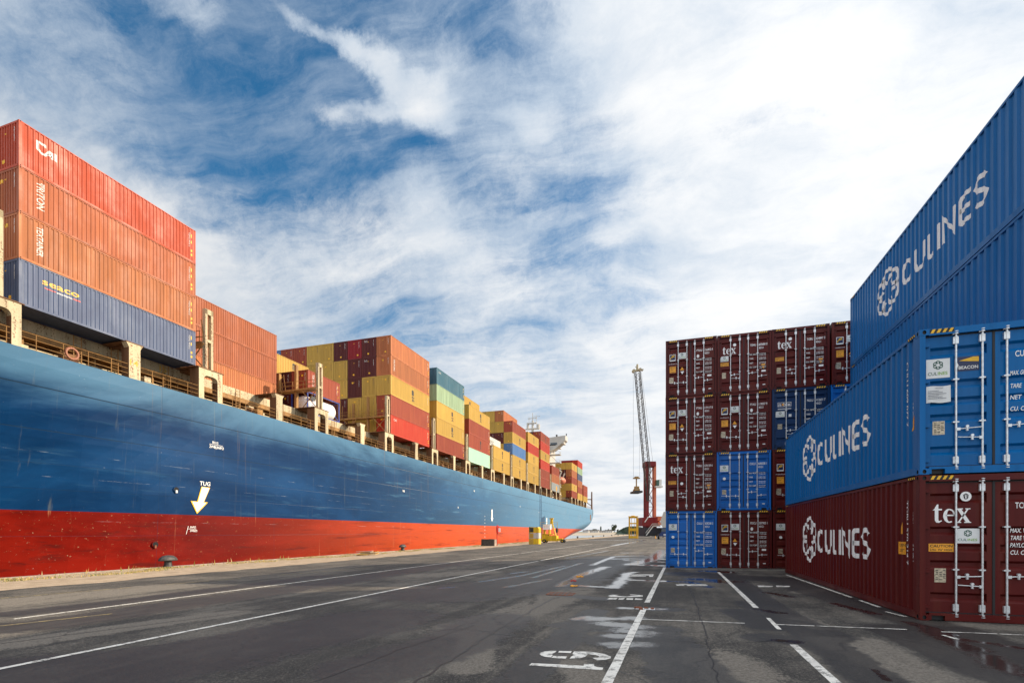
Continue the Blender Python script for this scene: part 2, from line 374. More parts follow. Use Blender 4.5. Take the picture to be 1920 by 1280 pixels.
def casting(mb, x0, y0, z0, sx, sy):
    """corner casting with oval holes on the outward faces"""
    w_, l_, h_ = .162, .178, .118
    x1, y1 = x0+sx*w_, y0+sy*l_
    def ring(fn, A, B, ha, hb):
        N = 12; out = []; inn = []
        for i in range(N):
            t = 2*math.pi*i/N+math.pi/N; c, s_ = math.cos(t), math.sin(t); k = 1/max(abs(c), abs(s_))
            out.append((A/2+c*k*A/2, B/2+s_*k*B/2)); inn.append((A/2+c*ha, B/2+s_*hb))
        for i in range(N):
            j = (i+1) % N
            mb.cur = 0; mb.quad(fn(*out[i], 0), fn(*out[j], 0), fn(*inn[j], 0), fn(*inn[i], 0))
            mb.cur = 1; mb.quad(fn(*inn[i], 0), fn(*inn[j], 0), fn(*inn[j], .03), fn(*inn[i], .03))  # hole lining coloured black: shade of the hollow inside put into colour
        mb.cur = 1; mb.quad(*[fn(*p, .03) for p in inn]); mb.cur = 0
    ring(lambda a, b, d: (x0+sx*a, y0+sy*d, z0+b), w_, h_, .034, .042)
    ring(lambda a, b, d: (x0+sx*d, y0+sy*a, z0+b), l_, h_, .036, .042)
    mb.cur = 0
    for z in (z0, z0+h_): mb.quad((x0, y0, z), (x1, y0, z), (x1, y1, z), (x0, y1, z))
    mb.quad((x1, y0, z0), (x1, y1, z0), (x1, y1, z0+h_), (x1, y0, z0+h_)); mb.quad((x0, y1, z0), (x1, y1, z0), (x1, y1, z0+h_), (x0, y1, z0+h_))
def cast_mesh(L, H, mb):
    for z in (0, H-.118):
        for x0, sx in ((0, 1), (W, -1)):
            for y0, sy in ((0, 1), (L, -1)): casting(mb, x0, y0, z, sx, sy)
def frame_mesh(L, H, name, door=False):
    mb = MB(); cast_mesh(L, H, mb); mb.cur = 0
    p = .004
    for x0, x1 in ((p, .10), (W-.10, W-p)):
        for y0, y1 in ((p, .13), (L-.13, L-p)): mb.box(x0, x1, y0, y1, .118, H-.118)
    for x0, x1 in ((.006, .066), (W-.066, W-.006)):
        mb.box(x0, x1, .178, L-.178, H-.07, H-.006); mb.box(x0, x1, .178, L-.178, .012, .16)
        mb.box(x0+.004, x1-.004, .13, .178, .12, H-.12); mb.box(x0+.004, x1-.004, L-.178, L-.13, .12, H-.12)
    for y0, y1, dr in ((p, .09, door), (L-.09, L-p, False)):
        mb.box(.162, W-.162, y0, y1, H-.13, H-.006)
        if dr:
            mb.box(.42, W-.42, y0, y1, .012, .15)
            for a, b in ((.20, .42), (W-.42, W-.20)): mb.box(a, b, y0, y1, .105, .15)
            mb.cur = 1  # sill slots backed in black, their inner shade given as colour
            for a, b in ((.162, .42), (W-.42, W-.162)): mb.box(a, b, y0+.06, y1+.02, .012, .105)
            mb.cur = 0
            for a, b in ((.162, .20), (W-.20, W-.162)): mb.box(a, b, y0, y1, .012, .15)
        else: mb.box(.162, W-.162, y0, y1, .012, .15)
    return mb.mesh(name, [K['blue'], M['black']])
def wall_mesh(pts, z0, z1, mp, name):
    mb = MB()
    for (a, p), (b, q) in zip(pts, pts[1:]): mb.quad(mp(a, p, z0), mp(b, q, z0), mp(b, q, z1), mp(a, p, z1))
    return mb.mesh(name, [K['blue']], recalc=False)
def roof_mesh(L, H):
    mb = MB(); mb.box(.06, W-.06, .09, L-.09, H-.05, H-.02); mb.box(.06, W-.06, .09, L-.09, .08, .155)
    return mb.mesh('roof_and_floor', [K['blue']])
MS = {}
for key, L, H, PS in (('40h', L40, HH, PS40), ('40s', L40, HS, PS40), ('20s', L20, HS, PS20)):
    MS[key] = dict(L=L, H=H, PS=PS, frame=frame_mesh(L, H, 'frame'), roof=roof_mesh(L, H),
        left=wall_mesh(PS, .155, H-.068, lambda u, d, z: (.012+d, u, z), 'side_panel'),
        right=wall_mesh(PS, .155, H-.068, lambda u, d, z: (W-.012-d, u, z), 'side_panel'),
        front=wall_mesh(PE, .14, H-.125, lambda u, d, z: (u, .014+d, z), 'end_panel'),
        back=wall_mesh(PE, .14, H-.125, lambda u, d, z: (u, L-.014-d, z), 'end_panel'))
MS['40h']['dframe'] = frame_mesh(L40, HH, 'frame', True)
# doors
REC = [(2.43, .20), (1.78, .18), (1.44, .16), (1.11, .18), (.47, .18)]
DZ = [(.17, 0)]
for zc, hh in reversed(REC): DZ += [(zc-hh/2, 0), (zc-hh/2+.060, .056), (zc+hh/2-.045, .056), (zc+hh/2, 0)]
DZ.append((2.735, 0))
YD = .068
def door_mesh(x0, x1):
    mb = MB(); a, b = x0+.085, x1-.085
    for (z0, p), (z1, q) in zip(DZ, DZ[1:]):
        mb.quad((a, YD+p, z0), (b, YD+p, z0), (b, YD+q, z1), (a, YD+q, z1))
        mb.quad((x0, YD, z0), (a, YD, z0), (a, YD, z1), (x0, YD, z1)); mb.quad((b, YD, z0), (x1, YD, z0), (x1, YD, z1), (b, YD, z1))
        if p or q:
            for x in (a, b): mb.quad((x, YD, z0), (x, YD+p, z0), (x, YD+q, z1), (x, YD, z1))
    hx = x0 if x0 < 1 else x1
    sgn = -1 if x0 < 1 else 1
    for z in (.28, .98, 1.86, 2.58):
        mb.box(min(hx+sgn*.075, hx-sgn*.06), max(hx+sgn*.075, hx-sgn*.06), .022, .062, z-.035, z+.035)
    return mb.mesh('door', [K['blue']], recalc=False)
D1, D2 = (.118, 1.198), (1.240, 2.32)
DOORM = [door_mesh(*D1), door_mesh(*D2)]
mb = MB()
mb.box(.104, .116, .075, .10, .15, 2.76); mb.box(2.322, 2.334, .075, .10, .15, 2.76)
mb.box(1.199, 1.239, .058, .10, .15, 2.76); mb.box(.104, 2.334, .072, .1, 2.736, 2.765); mb.box(.104, 2.334, .072, .1, .15, .169)
GASK = mb.mesh('door_gasket', [M['black']])
def rod_mesh():
    mb = MB(); y = .034
    mb.bar((0, y, .10), (0, y, 2.80), .0175, 10)
    for z, s in ((.27, -1), (2.63, 1)):
        mb.box(-.048, .040, y-.012, y+.034, z-.068, z+.068); mb.bar((0, y, z-.075), (0, y, z+.075), .030, 10)
        mb.bar((0, y, z+s*.12), (0, y, z+s*.145), .042, 8); mb.bar((0, y, z+s*.165), (0, y, z+s*.18), .045, 8)
        mb.box(-.055, -.01, y-.01, y+.03, z+s*.13-.012, z+s*.13+.012)
    for z in (1.02, 1.86): mb.box(-.055, .045, y-.02, y+.035, z-.012, z+.012); mb.bar((0, y, z-.024), (0, y, z+.024), .026, 8)
    return mb.mesh('lock_rod', [M['galv']], smooth=False)
def handle_mesh(s, z):
    mb = MB(); y = .016
    mb.box(min(0, s*.06), max(0, s*.06), y-.012, y+.014, z-.032, z+.024)
    mb.bar((s*.05, y, z), (s*.40, y-.006, z+.018), .0105, 8); mb.bar((s*.17, y, z-.045), (s*.17, y, z+.055), .022, 8)
    mb.bar((s*.17, y-.02, z+.045), (s*.17, y+.03, z+.045), .026, 8)
    return mb.mesh('handle', [M['galv']])
ROD = rod_mesh(); HA, HB, HC_, HD = handle_mesh(1, .88), handle_mesh(-1, .70), handle_mesh(1, .90), handle_mesh(1, .72)
RX = (.61, 1.03, 1.41, 1.83)
# hazard strips
def hazard_meshes():
    out = []
    for x0, sx in ((0.17, 1), (W-.17, -1)):
        mb = MB(); xs = sorted((x0, x0+sx*.40)); mb.box(xs[0], xs[1], .0015, .0045, 2.800, 2.880); mb.cur = 1
        for i in range(4):
            a = xs[0]+.01+i*.098; mb.quad((a, .0, 2.803), (a+.05, .0, 2.803), (a+.088, .0, 2.877), (a+.038, .0, 2.877))
        out.append(mb.mesh('hazard_marking', [M['black'], M['yellow']]))
    for yy in (.19, L40-.19-.34):
        mb = MB(); mb.box(.0015, .0055, yy, yy+.34, 2.835, 2.885); mb.cur = 1
        for i in range(4): a = yy+.01+i*.083; mb.quad((.0, a, 2.838), (.0, a+.04, 2.838), (.0, a+.065, 2.882), (.0, a+.025, 2.882))
        out.append(mb.mesh('hazard_marking', [M['black'], M['yellow']]))
    return out
HAZ = hazard_meshes()
def mdoor(u, v, l): return (u, YD+dep(DZ, v)-.002-l, v)
def mdoorflat(u, v, l): return (u, YD-.004-l, v)
CVD = [a for a, _ in DZ]
def door_container(x, y, z, kind, col, label, group, num=('', ''), side=None):
    e = empty('shipping_container', (x, y, z), label, 'container', group); k = MS['40h']; cm = K[col]
    for nm, me in (('frame', k['dframe']), ('roof_and_floor', k['roof']), ('side_panel', k['left']), ('side_panel', k['right']), ('end_panel', k['back'])):
        inst(me, nm, e, cm)
    inst(GASK, 'door_gasket', e); [inst(h_, 'hazard_marking', e) for h_ in HAZ]
    for i, dm in enumerate(DOORM):
        d = inst(dm, 'door', e, cm)
        for j in range(2):
            rx = RX[i*2+j]; inst(ROD, 'lock_rod', d, None, (rx, 0, 0))
            inst([HA, HB, HC_, HD][i*2+j] if kind in ('tex', 'noble', 'near_blue', 'near_tex') else [HB, HB, HA, HD][i*2+j], 'handle', d, None, (rx, 0, 0))
        if i == 0: dl = d
        else: dr = d
    # left door graphics
    def stick(x0, x1, z0, z1, par=dl):
        s = Flat().rect(x0, x1, z0, z1).build('sticker', [M['sticker']], par, mdoorflat, (), CVD)
        f = Flat(); flower(f, (x0+x1)/2, z0+(z1-z0)*.68, (z1-z0)*.22, (z1-z0)*.22, (z1-z0)*.045)
        f.L = 0; wd = (x1-x0)
        tot = wd*.86; f.text('CUL', x0+wd*.07, z0+(z1-z0)*.16, (z1-z0)*.17, tot*.46)
        f.L = 1; f.text('INES', x0+wd*.49, z0+(z1-z0)*.16, (z1-z0)*.17, tot*.47)
        f.build('sticker_print', [M['teal'], M['green']], par, lambda u, v, l: (u, YD-.006-l, v))
    def plate(x0, x1, z0, z1):
        Flat().rect(x0, x1, z0, z1).build('data_plate', [M['plate']], dl, mdoorflat)
        f = Flat()
        for i in range(6):
            for j in range(3): 
                if (i*3+j) % 4 != 1: f.rect(x0+.02+j*.06, x0+.062+j*.06, z1-.05-i*(z1-z0-.06)/6, z1-.035-i*(z1-z0-.06)/6)
        f.build('plate_print', [M['dark']], dl, lambda u, v, l: (u, YD-.006-l, v))
    def caution(x0, x1, z0, z1, two=True):
        Flat().rect(x0, x1, z0, z1).build('caution_sticker', [M['orange']], dl, mdoorflat)
        f = Flat(); hh = (z1-z0)
        f.text('CAUTION', x0+.02, z0+hh*.55, hh*.34, (x1-x0)*.9, shear=.1)
        f.text("2.9m  9'6\" HIGH" if two else '9\'6" HIGH', x0+.02, z0+hh*.12, hh*.26, (x1-x0)*.88)
        f.build('caution_print', [M['black']], dl, lambda u, v, l: (u, YD-.006-l, v))
    lines = [('MAX. GROSS', '32.500 KGS', '71.650 LBS'), ('TARE', '3.880 KGS', '8.550 LBS'), ('NET', '28.620 KGS', '63.100 LBS'), ('CU. CAP.', '76.4 CU.M', '2.700 CU.FT')]
    xr = 1.47
    def put(fn, nm, par=None, mt='white'):
        f = Flat(); fn(f); f.build(nm, [M[mt]], par or dr, mdoorflat)
    if kind == 'near_tex': lines = [('MAX. WT.',)+lines[0][1:], ('TARE WT.',)+lines[1][1:], ('PAYLOAD',)+lines[2][1:], ('CU. CAP.',)+lines[3][1:]]
    zz = {'near_tex': (1.75, 1.61, 1.47, 1.33), 'near_blue': (1.87, 1.62, 1.40, 1.18)}.get(kind, (1.78, 1.58, 1.36, 1.16))
    th = .085 if kind.startswith('near') else .075
    def table(f):
        for (a, b, c), z_ in zip(lines, zz):
            f.text(a, xr, z_, th, .33 if len(a) > 5 else .17, shear=.15 if kind.startswith('near') else 0)
            f.text(b, 1.90, z_+.02, th*.62, .30); f.text(c, 1.90, z_-.055, th*.62, .30)
    put(table, 'weight_table')
    put(lambda f: (f.text(num[0], 1.50 if not kind.startswith('near') else 1.55, 2.22, .115, .26), f.text(num[1], 1.88, 2.22, .115, .38), f.text('45G1', 1.88, 2.06, .10, .21)), 'container_number')
    if kind != 'bluec' and not kind.startswith('near'): put(lambda f: f.rect(2.0, 2.19, .93, 1.02), 'small_sticker')
    put(lambda f: f.rect(2.05, 2.17, .29, .33), 'small_sticker')
    if kind in ('tex', 'near_tex'): put(lambda f: texlogo(f, .24, 1.95, .37), 'logo', dl)
    if kind in ('tex',): put(lambda f: f.circle(.80, 1.40 if num[1][0] in '5' else 2.38, .075), 'seal', dl)
    if kind == 'near_tex': put(lambda f: f.circle(.78, 2.46, .092, ry=.096), 'seal', dl)
    if kind == 'florens':
        put(lambda f: f.circle(1.56, 1.99, .06, ry=.085), 'seal'); put(lambda f: f.text('www.florens.com', .15, 1.69, .045, .40), 'web_address', dl)
        put(lambda f: f.poly([(.72, 1.30), (.90, 1.30), (.81, 1.15)]), 'white_triangle', dl); put(lambda f: f.rect(.195, .485, 1.86, 2.20), 'white_sticker', dl)
    if kind == 'bluec': put(lambda f: f.circle(.35, 1.58, .07), 'seal', dl)
    if kind == 'near_tex':
        q = Flat(); q.stroke([(-.025, -.03), (-.035, .03), (0, .055), (.035, .03), (.03, -.03), (0, -.05)], .014, True, x=.78, y=2.46); q.stroke([(-.02, -.05), (-.012, .04)], .01, x=.78, y=2.46).stroke([(.02, -.05), (.012, .04)], .01, x=.78, y=2.46)
        q.build('seal_print', [M['dark']], dl, lambda u, v, l: (u, YD-.008-l, v))
        stick(.625, 1.0, 1.54, 1.83); caution(.175, .585, 1.37, 1.53); plate(.27, .46, .76, 1.04)
    elif kind == 'near_blue':
        stick(.135, .525, 1.92, 2.30)
        Flat().rect(.61, .995, 2.02, 2.30).build('navy_sticker', [M['navy']], dl, mdoorflat)
        q = Flat(); q.text('BEACON', .665, 2.06, .062, .31); q.poly([(.60, 2.03), (.64, 2.03), (.645, 2.10), (.665, 2.14), (.64, 2.2), (.63, 2.27), (.60, 2.26)]); q.L = 1
        q.poly([(.67, 2.225), (.985, 2.19), (.985, 2.285), (.9, 2.29)]); q.build('sticker_print', [M['white'], M['yellow']], dl, lambda u, v, l: (u, YD-.006-l, v))
        s = MB(); n = 10
        for i in range(n):
            def pt(t, zt): return (.135+.40*t, YD-.008-.012*math.sin(t*9)*(1-zt), 1.43+.33*zt+.008*math.sin(t*7))
            for j in range(2): s.quad(pt(i/n, j/2), pt((i+1)/n, j/2), pt((i+1)/n, (j+1)/2), pt(i/n, (j+1)/2))
        s.build('paper_sheet', [M['sticker']], dl)
        q = Flat(); q.text('CONTAINER', .27, 1.71, .018, .14)
        for i in range(6): q.rect(.16, .16+.3*(.6+.4*((i*7) % 3)/2), 1.66-i*.03, 1.667-i*.03)
        q.build('paper_print', [M['slate'] if 'slate' in M else M['navy']], dl, lambda u, v, l: (u, YD-.024, v))
        plate(.24, .44, .79, 1.06)
    elif kind == 'tex': stick(.15, .52, 1.60, 1.86) if num[1][0] == '6' and num[1][1] == '0' else None; caution(.15, .53, 1.36, 1.54, False); plate(.22, .40, .76, 1.04); \
        Flat().rect(2.0, 2.16, 1.24, 1.32).poly([(2.02, 1.18), (2.14, 1.18), (2.08, 1.08)]).build('sticker', [M['orange']], dr, mdoorflat)
    elif kind == 'florens':
        Flat().rect(.215, .465, 1.91, 2.18).build('navy_sticker', [M['navy']], dl, lambda u, v, l: (u, YD-.007, v))
        q = Flat(); q.stroke([(.235, 1.95), (.27, 2.04), (.33, 2.12), (.44, 2.15)], .035).stroke([(.26, 2.04), (.32, 2.055), (.43, 2.09)], .035)
        q.build('sticker_print', [M['yellow']], dl, lambda u, v, l: (u, YD-.009, v))
        stick(.60, .99, 1.94, 2.24); Flat().rect(.195, .50, 1.26, 1.58).build('caution_sticker', [M['orange']], dl, mdoorflat)
        q = Flat(); q.text('CAUTION', .21, 1.50, .05, .27); q.text('9\'6"', .26, 1.40, .05, .15); q.text('HIGH', .26, 1.29, .04, .17); q.build('caution_print', [M['black']], dl, lambda u, v, l: (u, YD-.006, v))
        Flat().poly([(.70, 1.36), (.90, 1.36), (.80, 1.52)]).build('warning_triangle', [M['orange']], dl, mdoorflat); plate(.17, .38, .74, 1.02)
    elif kind == 'bluec': stick(.15, .54, 1.93, 2.24); plate(.25, .44, .79, 1.03)
    elif kind == 'noble':
        q = Flat(); q.rect(.25, .83, 2.05, 2.26); q.rect(.25, .83, 1.93, 1.96); q.L = 1; q.rect(.265, .815, 2.065, 2.245); q.L = 2; q.text('n ble', .29, 2.09, .15, .50); q.L = 3; q.circle(.47, 2.15, .05)
        q.build('logo', [M['white'], M['navy'], M['white'], M['orange']], dl, mdoorflat)
        stick(.16, .55, 1.56, 1.84); plate(.25, .44, .98, 1.22); Flat().rect(.72, .84, 1.55, 1.68).build('sticker', [M['sticker']], dl, mdoorflat)
    if side:
        ms = lambda u, v, l: (.012+dep(PS40, L40-u)-.004-l if 0 <= u <= L40 else 0, L40-u, v)
        cu = [L40-a for a, _ in PS40]
        ub = L40
        def sput(fn, nm, mts):
            q = Flat(); fn(q); q.build(nm, mts, e, ms, cu)
        if side != 'plain':
            sput(lambda q: flower(q, 24.12-20.26, 1.50, .95, .80, .125), 'flower_logo', [M['white']]); sput(lambda q: culines(q, 24.12-19.25, 1.12, .68, RIDG, .125), 'side_lettering', [M['white']])
        sput(lambda q: q.text('TGBU 570 214 7' if 'tex' in kind else 'CULU 609 077 7', ub-.59, 2.42, .075, 1.35, rot=-math.pi/2), 'side_number', [M['white']])
        sput(lambda q: (q.text('45G1', ub-.35, 1.55, .07, .4, rot=-math.pi/2), q.text('45G1', ub-.35, 2.2, .06, .26, rot=-math.pi/2)), 'side_code', [M['white']])
        sput(lambda q: q.poly([(ub-.95, 1.72), (ub-.78, 1.72), (ub-.78, 1.98)]) if 'tex' in kind else q.poly([(ub-.45, .95), (ub-.25, .95), (ub-.25, 1.25)]), 'warning_triangle', [M['orange']])
        sput(lambda q: q.rect(ub-.38, ub-.31, 1.85, 2.05), 'orange_label', [M['orange']])
        if 'tex' in kind:
            def cs_(q):
                q.rect(ub-1.03, ub-.72, 1.28, 1.55); q.L = 1; q.text('CAUTION', ub-1.01, 1.45, .06, .28); q.text('2.9m 9\'6"', ub-1.0, 1.34, .06, .25)
            sput(cs_, 'caution_sticker', [M['orange'], M['black']])
    return e
# ------------------------------------------------------------------ ground
def zg(x): return -1.83+.0188*x if x < 0 else -1.83+min(x, 5)*.0132
def G(px, py):
    a = (px-CX)/F; X = 0
    for i in range(50): d = F*(-zg(X))/(py-HZ); X = d*(a*CT-ST)
    return X, d*(CT+a*ST)
def lines(a, b, step, grow):
    out = [a]
    while out[-1] < b: out.append(out[-1]+step); step *= grow
    return out
QX = -33.6
xs = sorted(set([round(v, 3) for v in np.arange(-13, 9, .11)]+[9+i for i in (0, 1, 2.5, 5, 9, 15, 25, 45, 90, 200, 500)]+[-13.4, -14, -15, -16, -17, -18, -19, -20, -21, -22, -23, -23.8, -24.4, QX+1, QX, -26, -28, -30, -31.5]+[0]))
ys = sorted(set([-80, -40, -20, -10, -5, 0, 2]+[round(v, 3) for v in np.arange(3, 34, .11)]+[round(v, 2) for v in lines(34.1, 900, .15, 1.02)]))
XX, YY = np.meshgrid(np.array(xs), np.array(ys))
ZZ = np.where(XX < 0, -1.83+.0188*XX, -1.83+np.minimum(XX, 5)*.0132)
nx, ny = len(xs), len(ys)
verts = np.stack([XX.ravel(), YY.ravel(), ZZ.ravel()], 1)
fi = np.arange(nx*ny).reshape(ny, nx)
faces = np.stack([fi[:-1, :-1].ravel(), fi[:-1, 1:].ravel(), fi[1:, 1:].ravel(), fi[1:, :-1].ravel()], 1)
me = bpy.data.meshes.new('quay_ground'); me.from_pydata(verts.tolist(), [], faces.tolist())
# surface-water and damp masks (where the puddles lie), in metres on the ground
vx, vy = verts[:, 0], verts[:, 1]
def seg(pts, wd, soft=1.0):
    P_ = [G(*p) for p in pts]; out = np.zeros(len(vx))
    if len(P_) == 1: P_ = [P_[0], (P_[0][0]+.01, P_[0][1])]
    for (ax, ay), (bx, by) in zip(P_, P_[1:]):
        dx, dy = bx-ax, by-ay; L2 = dx*dx+dy*dy+1e-9
        t = np.clip(((vx-ax)*dx+(vy-ay)*dy)/L2, 0, 1); d = np.hypot(vx-ax-t*dx, vy-ay-t*dy)
        out = np.maximum(out, np.clip(1.5-d/wd, 0, 1.5)/1.5)
    return out
wet = np.zeros(len(vx)); damp = np.zeros(len(vx)); lite = np.zeros(len(vx))
for pts, wd in [([(1085, 1097), (1150, 1101)], .36), ([(1150, 1101), (1180, 1073)], .5), ([(1175, 1086), (1245, 1089)], .42), ([(1240, 1088), (1275, 1090)], .25), ([(1168, 1076), (1190, 1072)], .35),
     ([(1110, 1160), (1195, 1158)], .42), ([(1130, 1168), (1200, 1175)], .42), ([(1165, 1182), (1210, 1186)], .36), ([(1150, 1192), (1205, 1191)], .30), ([(1140, 1207), (1210, 1208)], .30), ([(1150, 1212), (1180, 1210)], .2),
     ([(1165, 1139), (1240, 1141)], .26), ([(1076, 1160), (1098, 1156)], .26), ([(1050, 1098), (1090, 1076)], .35), ([(1092, 1077), (1135, 1062)], .5), ([(1110, 1059), (1150, 1043)], .35),
     ([(1155, 1047), (1215, 1047), (1245, 1048)], .8), ([(1185, 1058), (1225, 1047), (1245, 1030)], 1.0), ([(1190, 1058), (1246, 1060)], .8), ([(1160, 1042), (1246, 1040)], .7), ([(1175, 1050), (1246, 1053)], .5), ([(1170, 1036), (1246, 1036)], .8),
     ([(960, 1074), (990, 1071)], .3), ([(826, 1102), (848, 1100)], .22), ([(900, 1090), (980, 1078), (1060, 1060)], .22), ([(950, 1100), (1030, 1085)], .22), ([(1000, 1082), (1090, 1055)], .22), ([(1060, 1046), (1140, 1032)], .22),
     ([(1310, 1085), (1360, 1090)], 1.05), ([(1330, 1070), (1360, 1072)], .9), ([(1290, 1090), (1330, 1100)], .5), ([(1440, 1110), (1480, 1118)], .32), ([(1425, 1142), (1460, 1148)], .26), ([(1455, 1200), (1490, 1203)], .24),
     ([(1750, 1182), (1820, 1215), (1900, 1260)], .34), ([(1700, 1165), (1790, 1190)], .25), ([(1640, 1255), (1665, 1275)], .1), ([(1750, 1190), (1920, 1215)], .22), ([(1560, 1130), (1640, 1150)], .22),
     ([(1100, 1012), (1200, 1012)], 2.5), ([(1180, 1018), (1245, 1018)], 2.0), ([(1150, 1022), (1210, 1012)], 1.0)]: wet = np.maximum(wet, seg(pts, wd))
for pts, wd in [([(1115, 1145), (1060, 1195), (1000, 1245), (960, 1300)], .32), ([(1060, 1172), (1110, 1160)], .3), ([(1130, 1175), (1230, 1180)], .5), ([(1150, 1200), (1210, 1205)], .55), ([(1000, 1110), (1130, 1122)], .3),
     ([(1360, 1070), (1430, 1125), (1560, 1215), (1660, 1290)], .34), ([(1470, 1090), (1600, 1130), (1760, 1175), (1920, 1235)], .55), ([(1410, 1130), (1480, 1160), (1560, 1195)], .42), ([(1280, 1075), (1450, 1085)], 1.0), ([(1440, 1195), (1530, 1205)], .4), ([(1380, 1145), (1440, 1175)], .35),
     ([(850, 1110), (1000, 1092), (1130, 1050)], 2.4), ([(0, 1270), (300, 1240), (700, 1160)], 1.5), ([(80, 1170), (500, 1110), (900, 1050)], 1.0), ([(0, 1172), (130, 1165)], .5), ([(20, 1150), (250, 1125), (600, 1080)], .7), ([(1160, 1045), (1246, 1045)], 3), ([(1250, 1200), (1300, 1280)], .5), ([(700, 1250), (860, 1200), (930, 1160)], .8),
     ([(1690, 1180), (1920, 1270)], .6), ([(1230, 1141), (1260, 1142)], .3)]: damp = np.maximum(damp, seg(pts, wd))
for pts, wd in [([(0, 1210), (130, 1190), (420, 1150)], .6), ([(0, 1130), (300, 1100)], 1.6), ([(860, 1180), (1000, 1140), (1080, 1105)], .7), ([(880, 1250), (900, 1190)], .35), ([(1340, 1230), (1420, 1290)], .55), ([(1560, 1200), (1700, 1260)], .35), ([(1760, 1168), (1920, 1178)], .32), ([(1060, 1230), (1120, 1280)], .3),
     ([(1620, 1200), (1760, 1280)], .3), ([(800, 1078), (900, 1072)], 1.2), ([(1540, 1105), (1500, 1110)], .3), ([(1500, 1160), (1540, 1175)], .3)]: lite = np.maximum(lite, seg(pts, wd))
for nm, ar in (('wet', wet), ('damp', damp), ('lite', lite)):
    at = me.attributes.new(nm, 'FLOAT', 'POINT'); at.data.foreach_set('value', ar.astype(np.float32))
m, t, b = base_mat('asphalt')
tcn = t.new('ShaderNodeTexCoord').outputs['Object']
def attr(nm): return t.new('ShaderNodeAttribute', attribute_name=nm).outputs['Fac']
nb = t.noise(tcn, .35, 6, .6); nm_ = t.noise(tcn, 2.2, 7, .62, .4); nf = t.noise(tcn, 26, 5, .75); ng = t.noise(tcn, 70, 3, .85)
nst = t.noise(t.mapping(tcn, (1.6, .09, 1)), 1.0, 6, .62, .6)
nmid = t.noise(tcn, 7, 6, .7)
edge = t.m('MULTIPLY', t.m('SUBTRACT', t.m('ADD', t.m('ADD', t.m('MULTIPLY', nm_, .4), t.m('MULTIPLY', nmid, .3)), t.m('MULTIPLY', nf, .3)), .5), 2.3)
W_ = t.mr(t.m('ADD', attr('wet'), t.m('MULTIPLY', edge, 1.0)), .44, .86)
D_ = t.mr(t.m('ADD', attr('damp'), t.m('MULTIPLY', edge, .8)), .24, .40)
L_ = t.mr(t.m('ADD', attr('lite'), t.m('MULTIPLY', edge, .8)), .24, .5)
tone = t.m('ADD', t.m('MULTIPLY', nb, .4), t.m('ADD', t.m('MULTIPLY', nst, .3), t.m('ADD', t.m('MULTIPLY', nm_, .15), t.m('MULTIPLY', nf, .15))))
c = t.mix(t.mr(tone, .43, .60), (.022, .0195, .0185), (.165, .143, .117))
c = t.mix(L_, c, (.20, .172, .140))
cr = t.mr(t.noise(tcn, 1.3, 9, .78, 1.5), .49, .505, 0, 1); cr2 = t.m('SUBTRACT', 1.0, t.m('ABSOLUTE', t.m('SUBTRACT', t.m('MULTIPLY', cr, 2), 1)))
vor = t.new('ShaderNodeTexVoronoi', feature='DISTANCE_TO_EDGE'); t.l.new(t.vm('ADD', t.mapping(tcn, (.45, .2, 1)), t.vm('MULTIPLY', t.noise(tcn, 2.5, 5, .7, col=True), (.35, .2, 0))), vor.inputs['Vector']); vor.inputs['Scale'].default_value = 1
crk = t.m('MULTIPLY', t.mr(vor.outputs[0], .0, .018, 1, 0), t.mr(nm_, .42, .52))
c = t.mix(t.m('MULTIPLY', crk, .8), c, (.015, .014, .014))
c = t.mix(t.mr(nf, .36, .60, .55, 0), c, (.013, .012, .011)); c = t.mix(t.mr(nf, .52, .66, 0, .45), c, (.26, .225, .185)); c = t.mix(t.mr(nmid, .56, .66, 0, .35), c, (.02, .018, .017))
c = t.mix(t.mr(ng, .53, .66, 0, .5), c, (.27, .235, .195)); c = t.mix(t.mr(ng, .44, .30, 0, .6), c, (.012, .011, .010))
c = t.mix(t.m('MULTIPLY', D_, .72), c, (.013, .012, .012))
c = t.mix(t.m('MULTIPLY', W_, .6), c, (.02, .02, .021))
t.l.new(c, b.inputs['Base Color'])
rg = t.m('SUBTRACT', .88, t.m('MULTIPLY', D_, .36)); 
rgm = t.new('ShaderNodeMix'); t.l.new(W_, rgm.inputs[0]); t.l.new(rg, rgm.inputs[2]); rgm.inputs[3].default_value = .11
t.l.new(rgm.outputs[0], b.inputs['Roughness'])
bp = t.new('ShaderNodeBump'); bp.inputs['Distance'].default_value = .012
hgt = t.m('ADD', t.m('MULTIPLY', ng, 1.3), t.m('ADD', t.m('MULTIPLY', nf, .5), t.m('MULTIPLY', crk, -1.5)))
t.l.new(hgt, bp.inputs['Height']); t.l.new(t.m('SUBTRACT', .55, t.m('MULTIPLY', W_, .54)), bp.inputs['Strength']); t.l.new(bp.outputs[0], b.inputs['Normal'])
me.materials.append(m); ASPH = m
gr = bpy.data.objects.new('quay_ground', me); C.objects.link(gr); tag(gr, kind='structure')

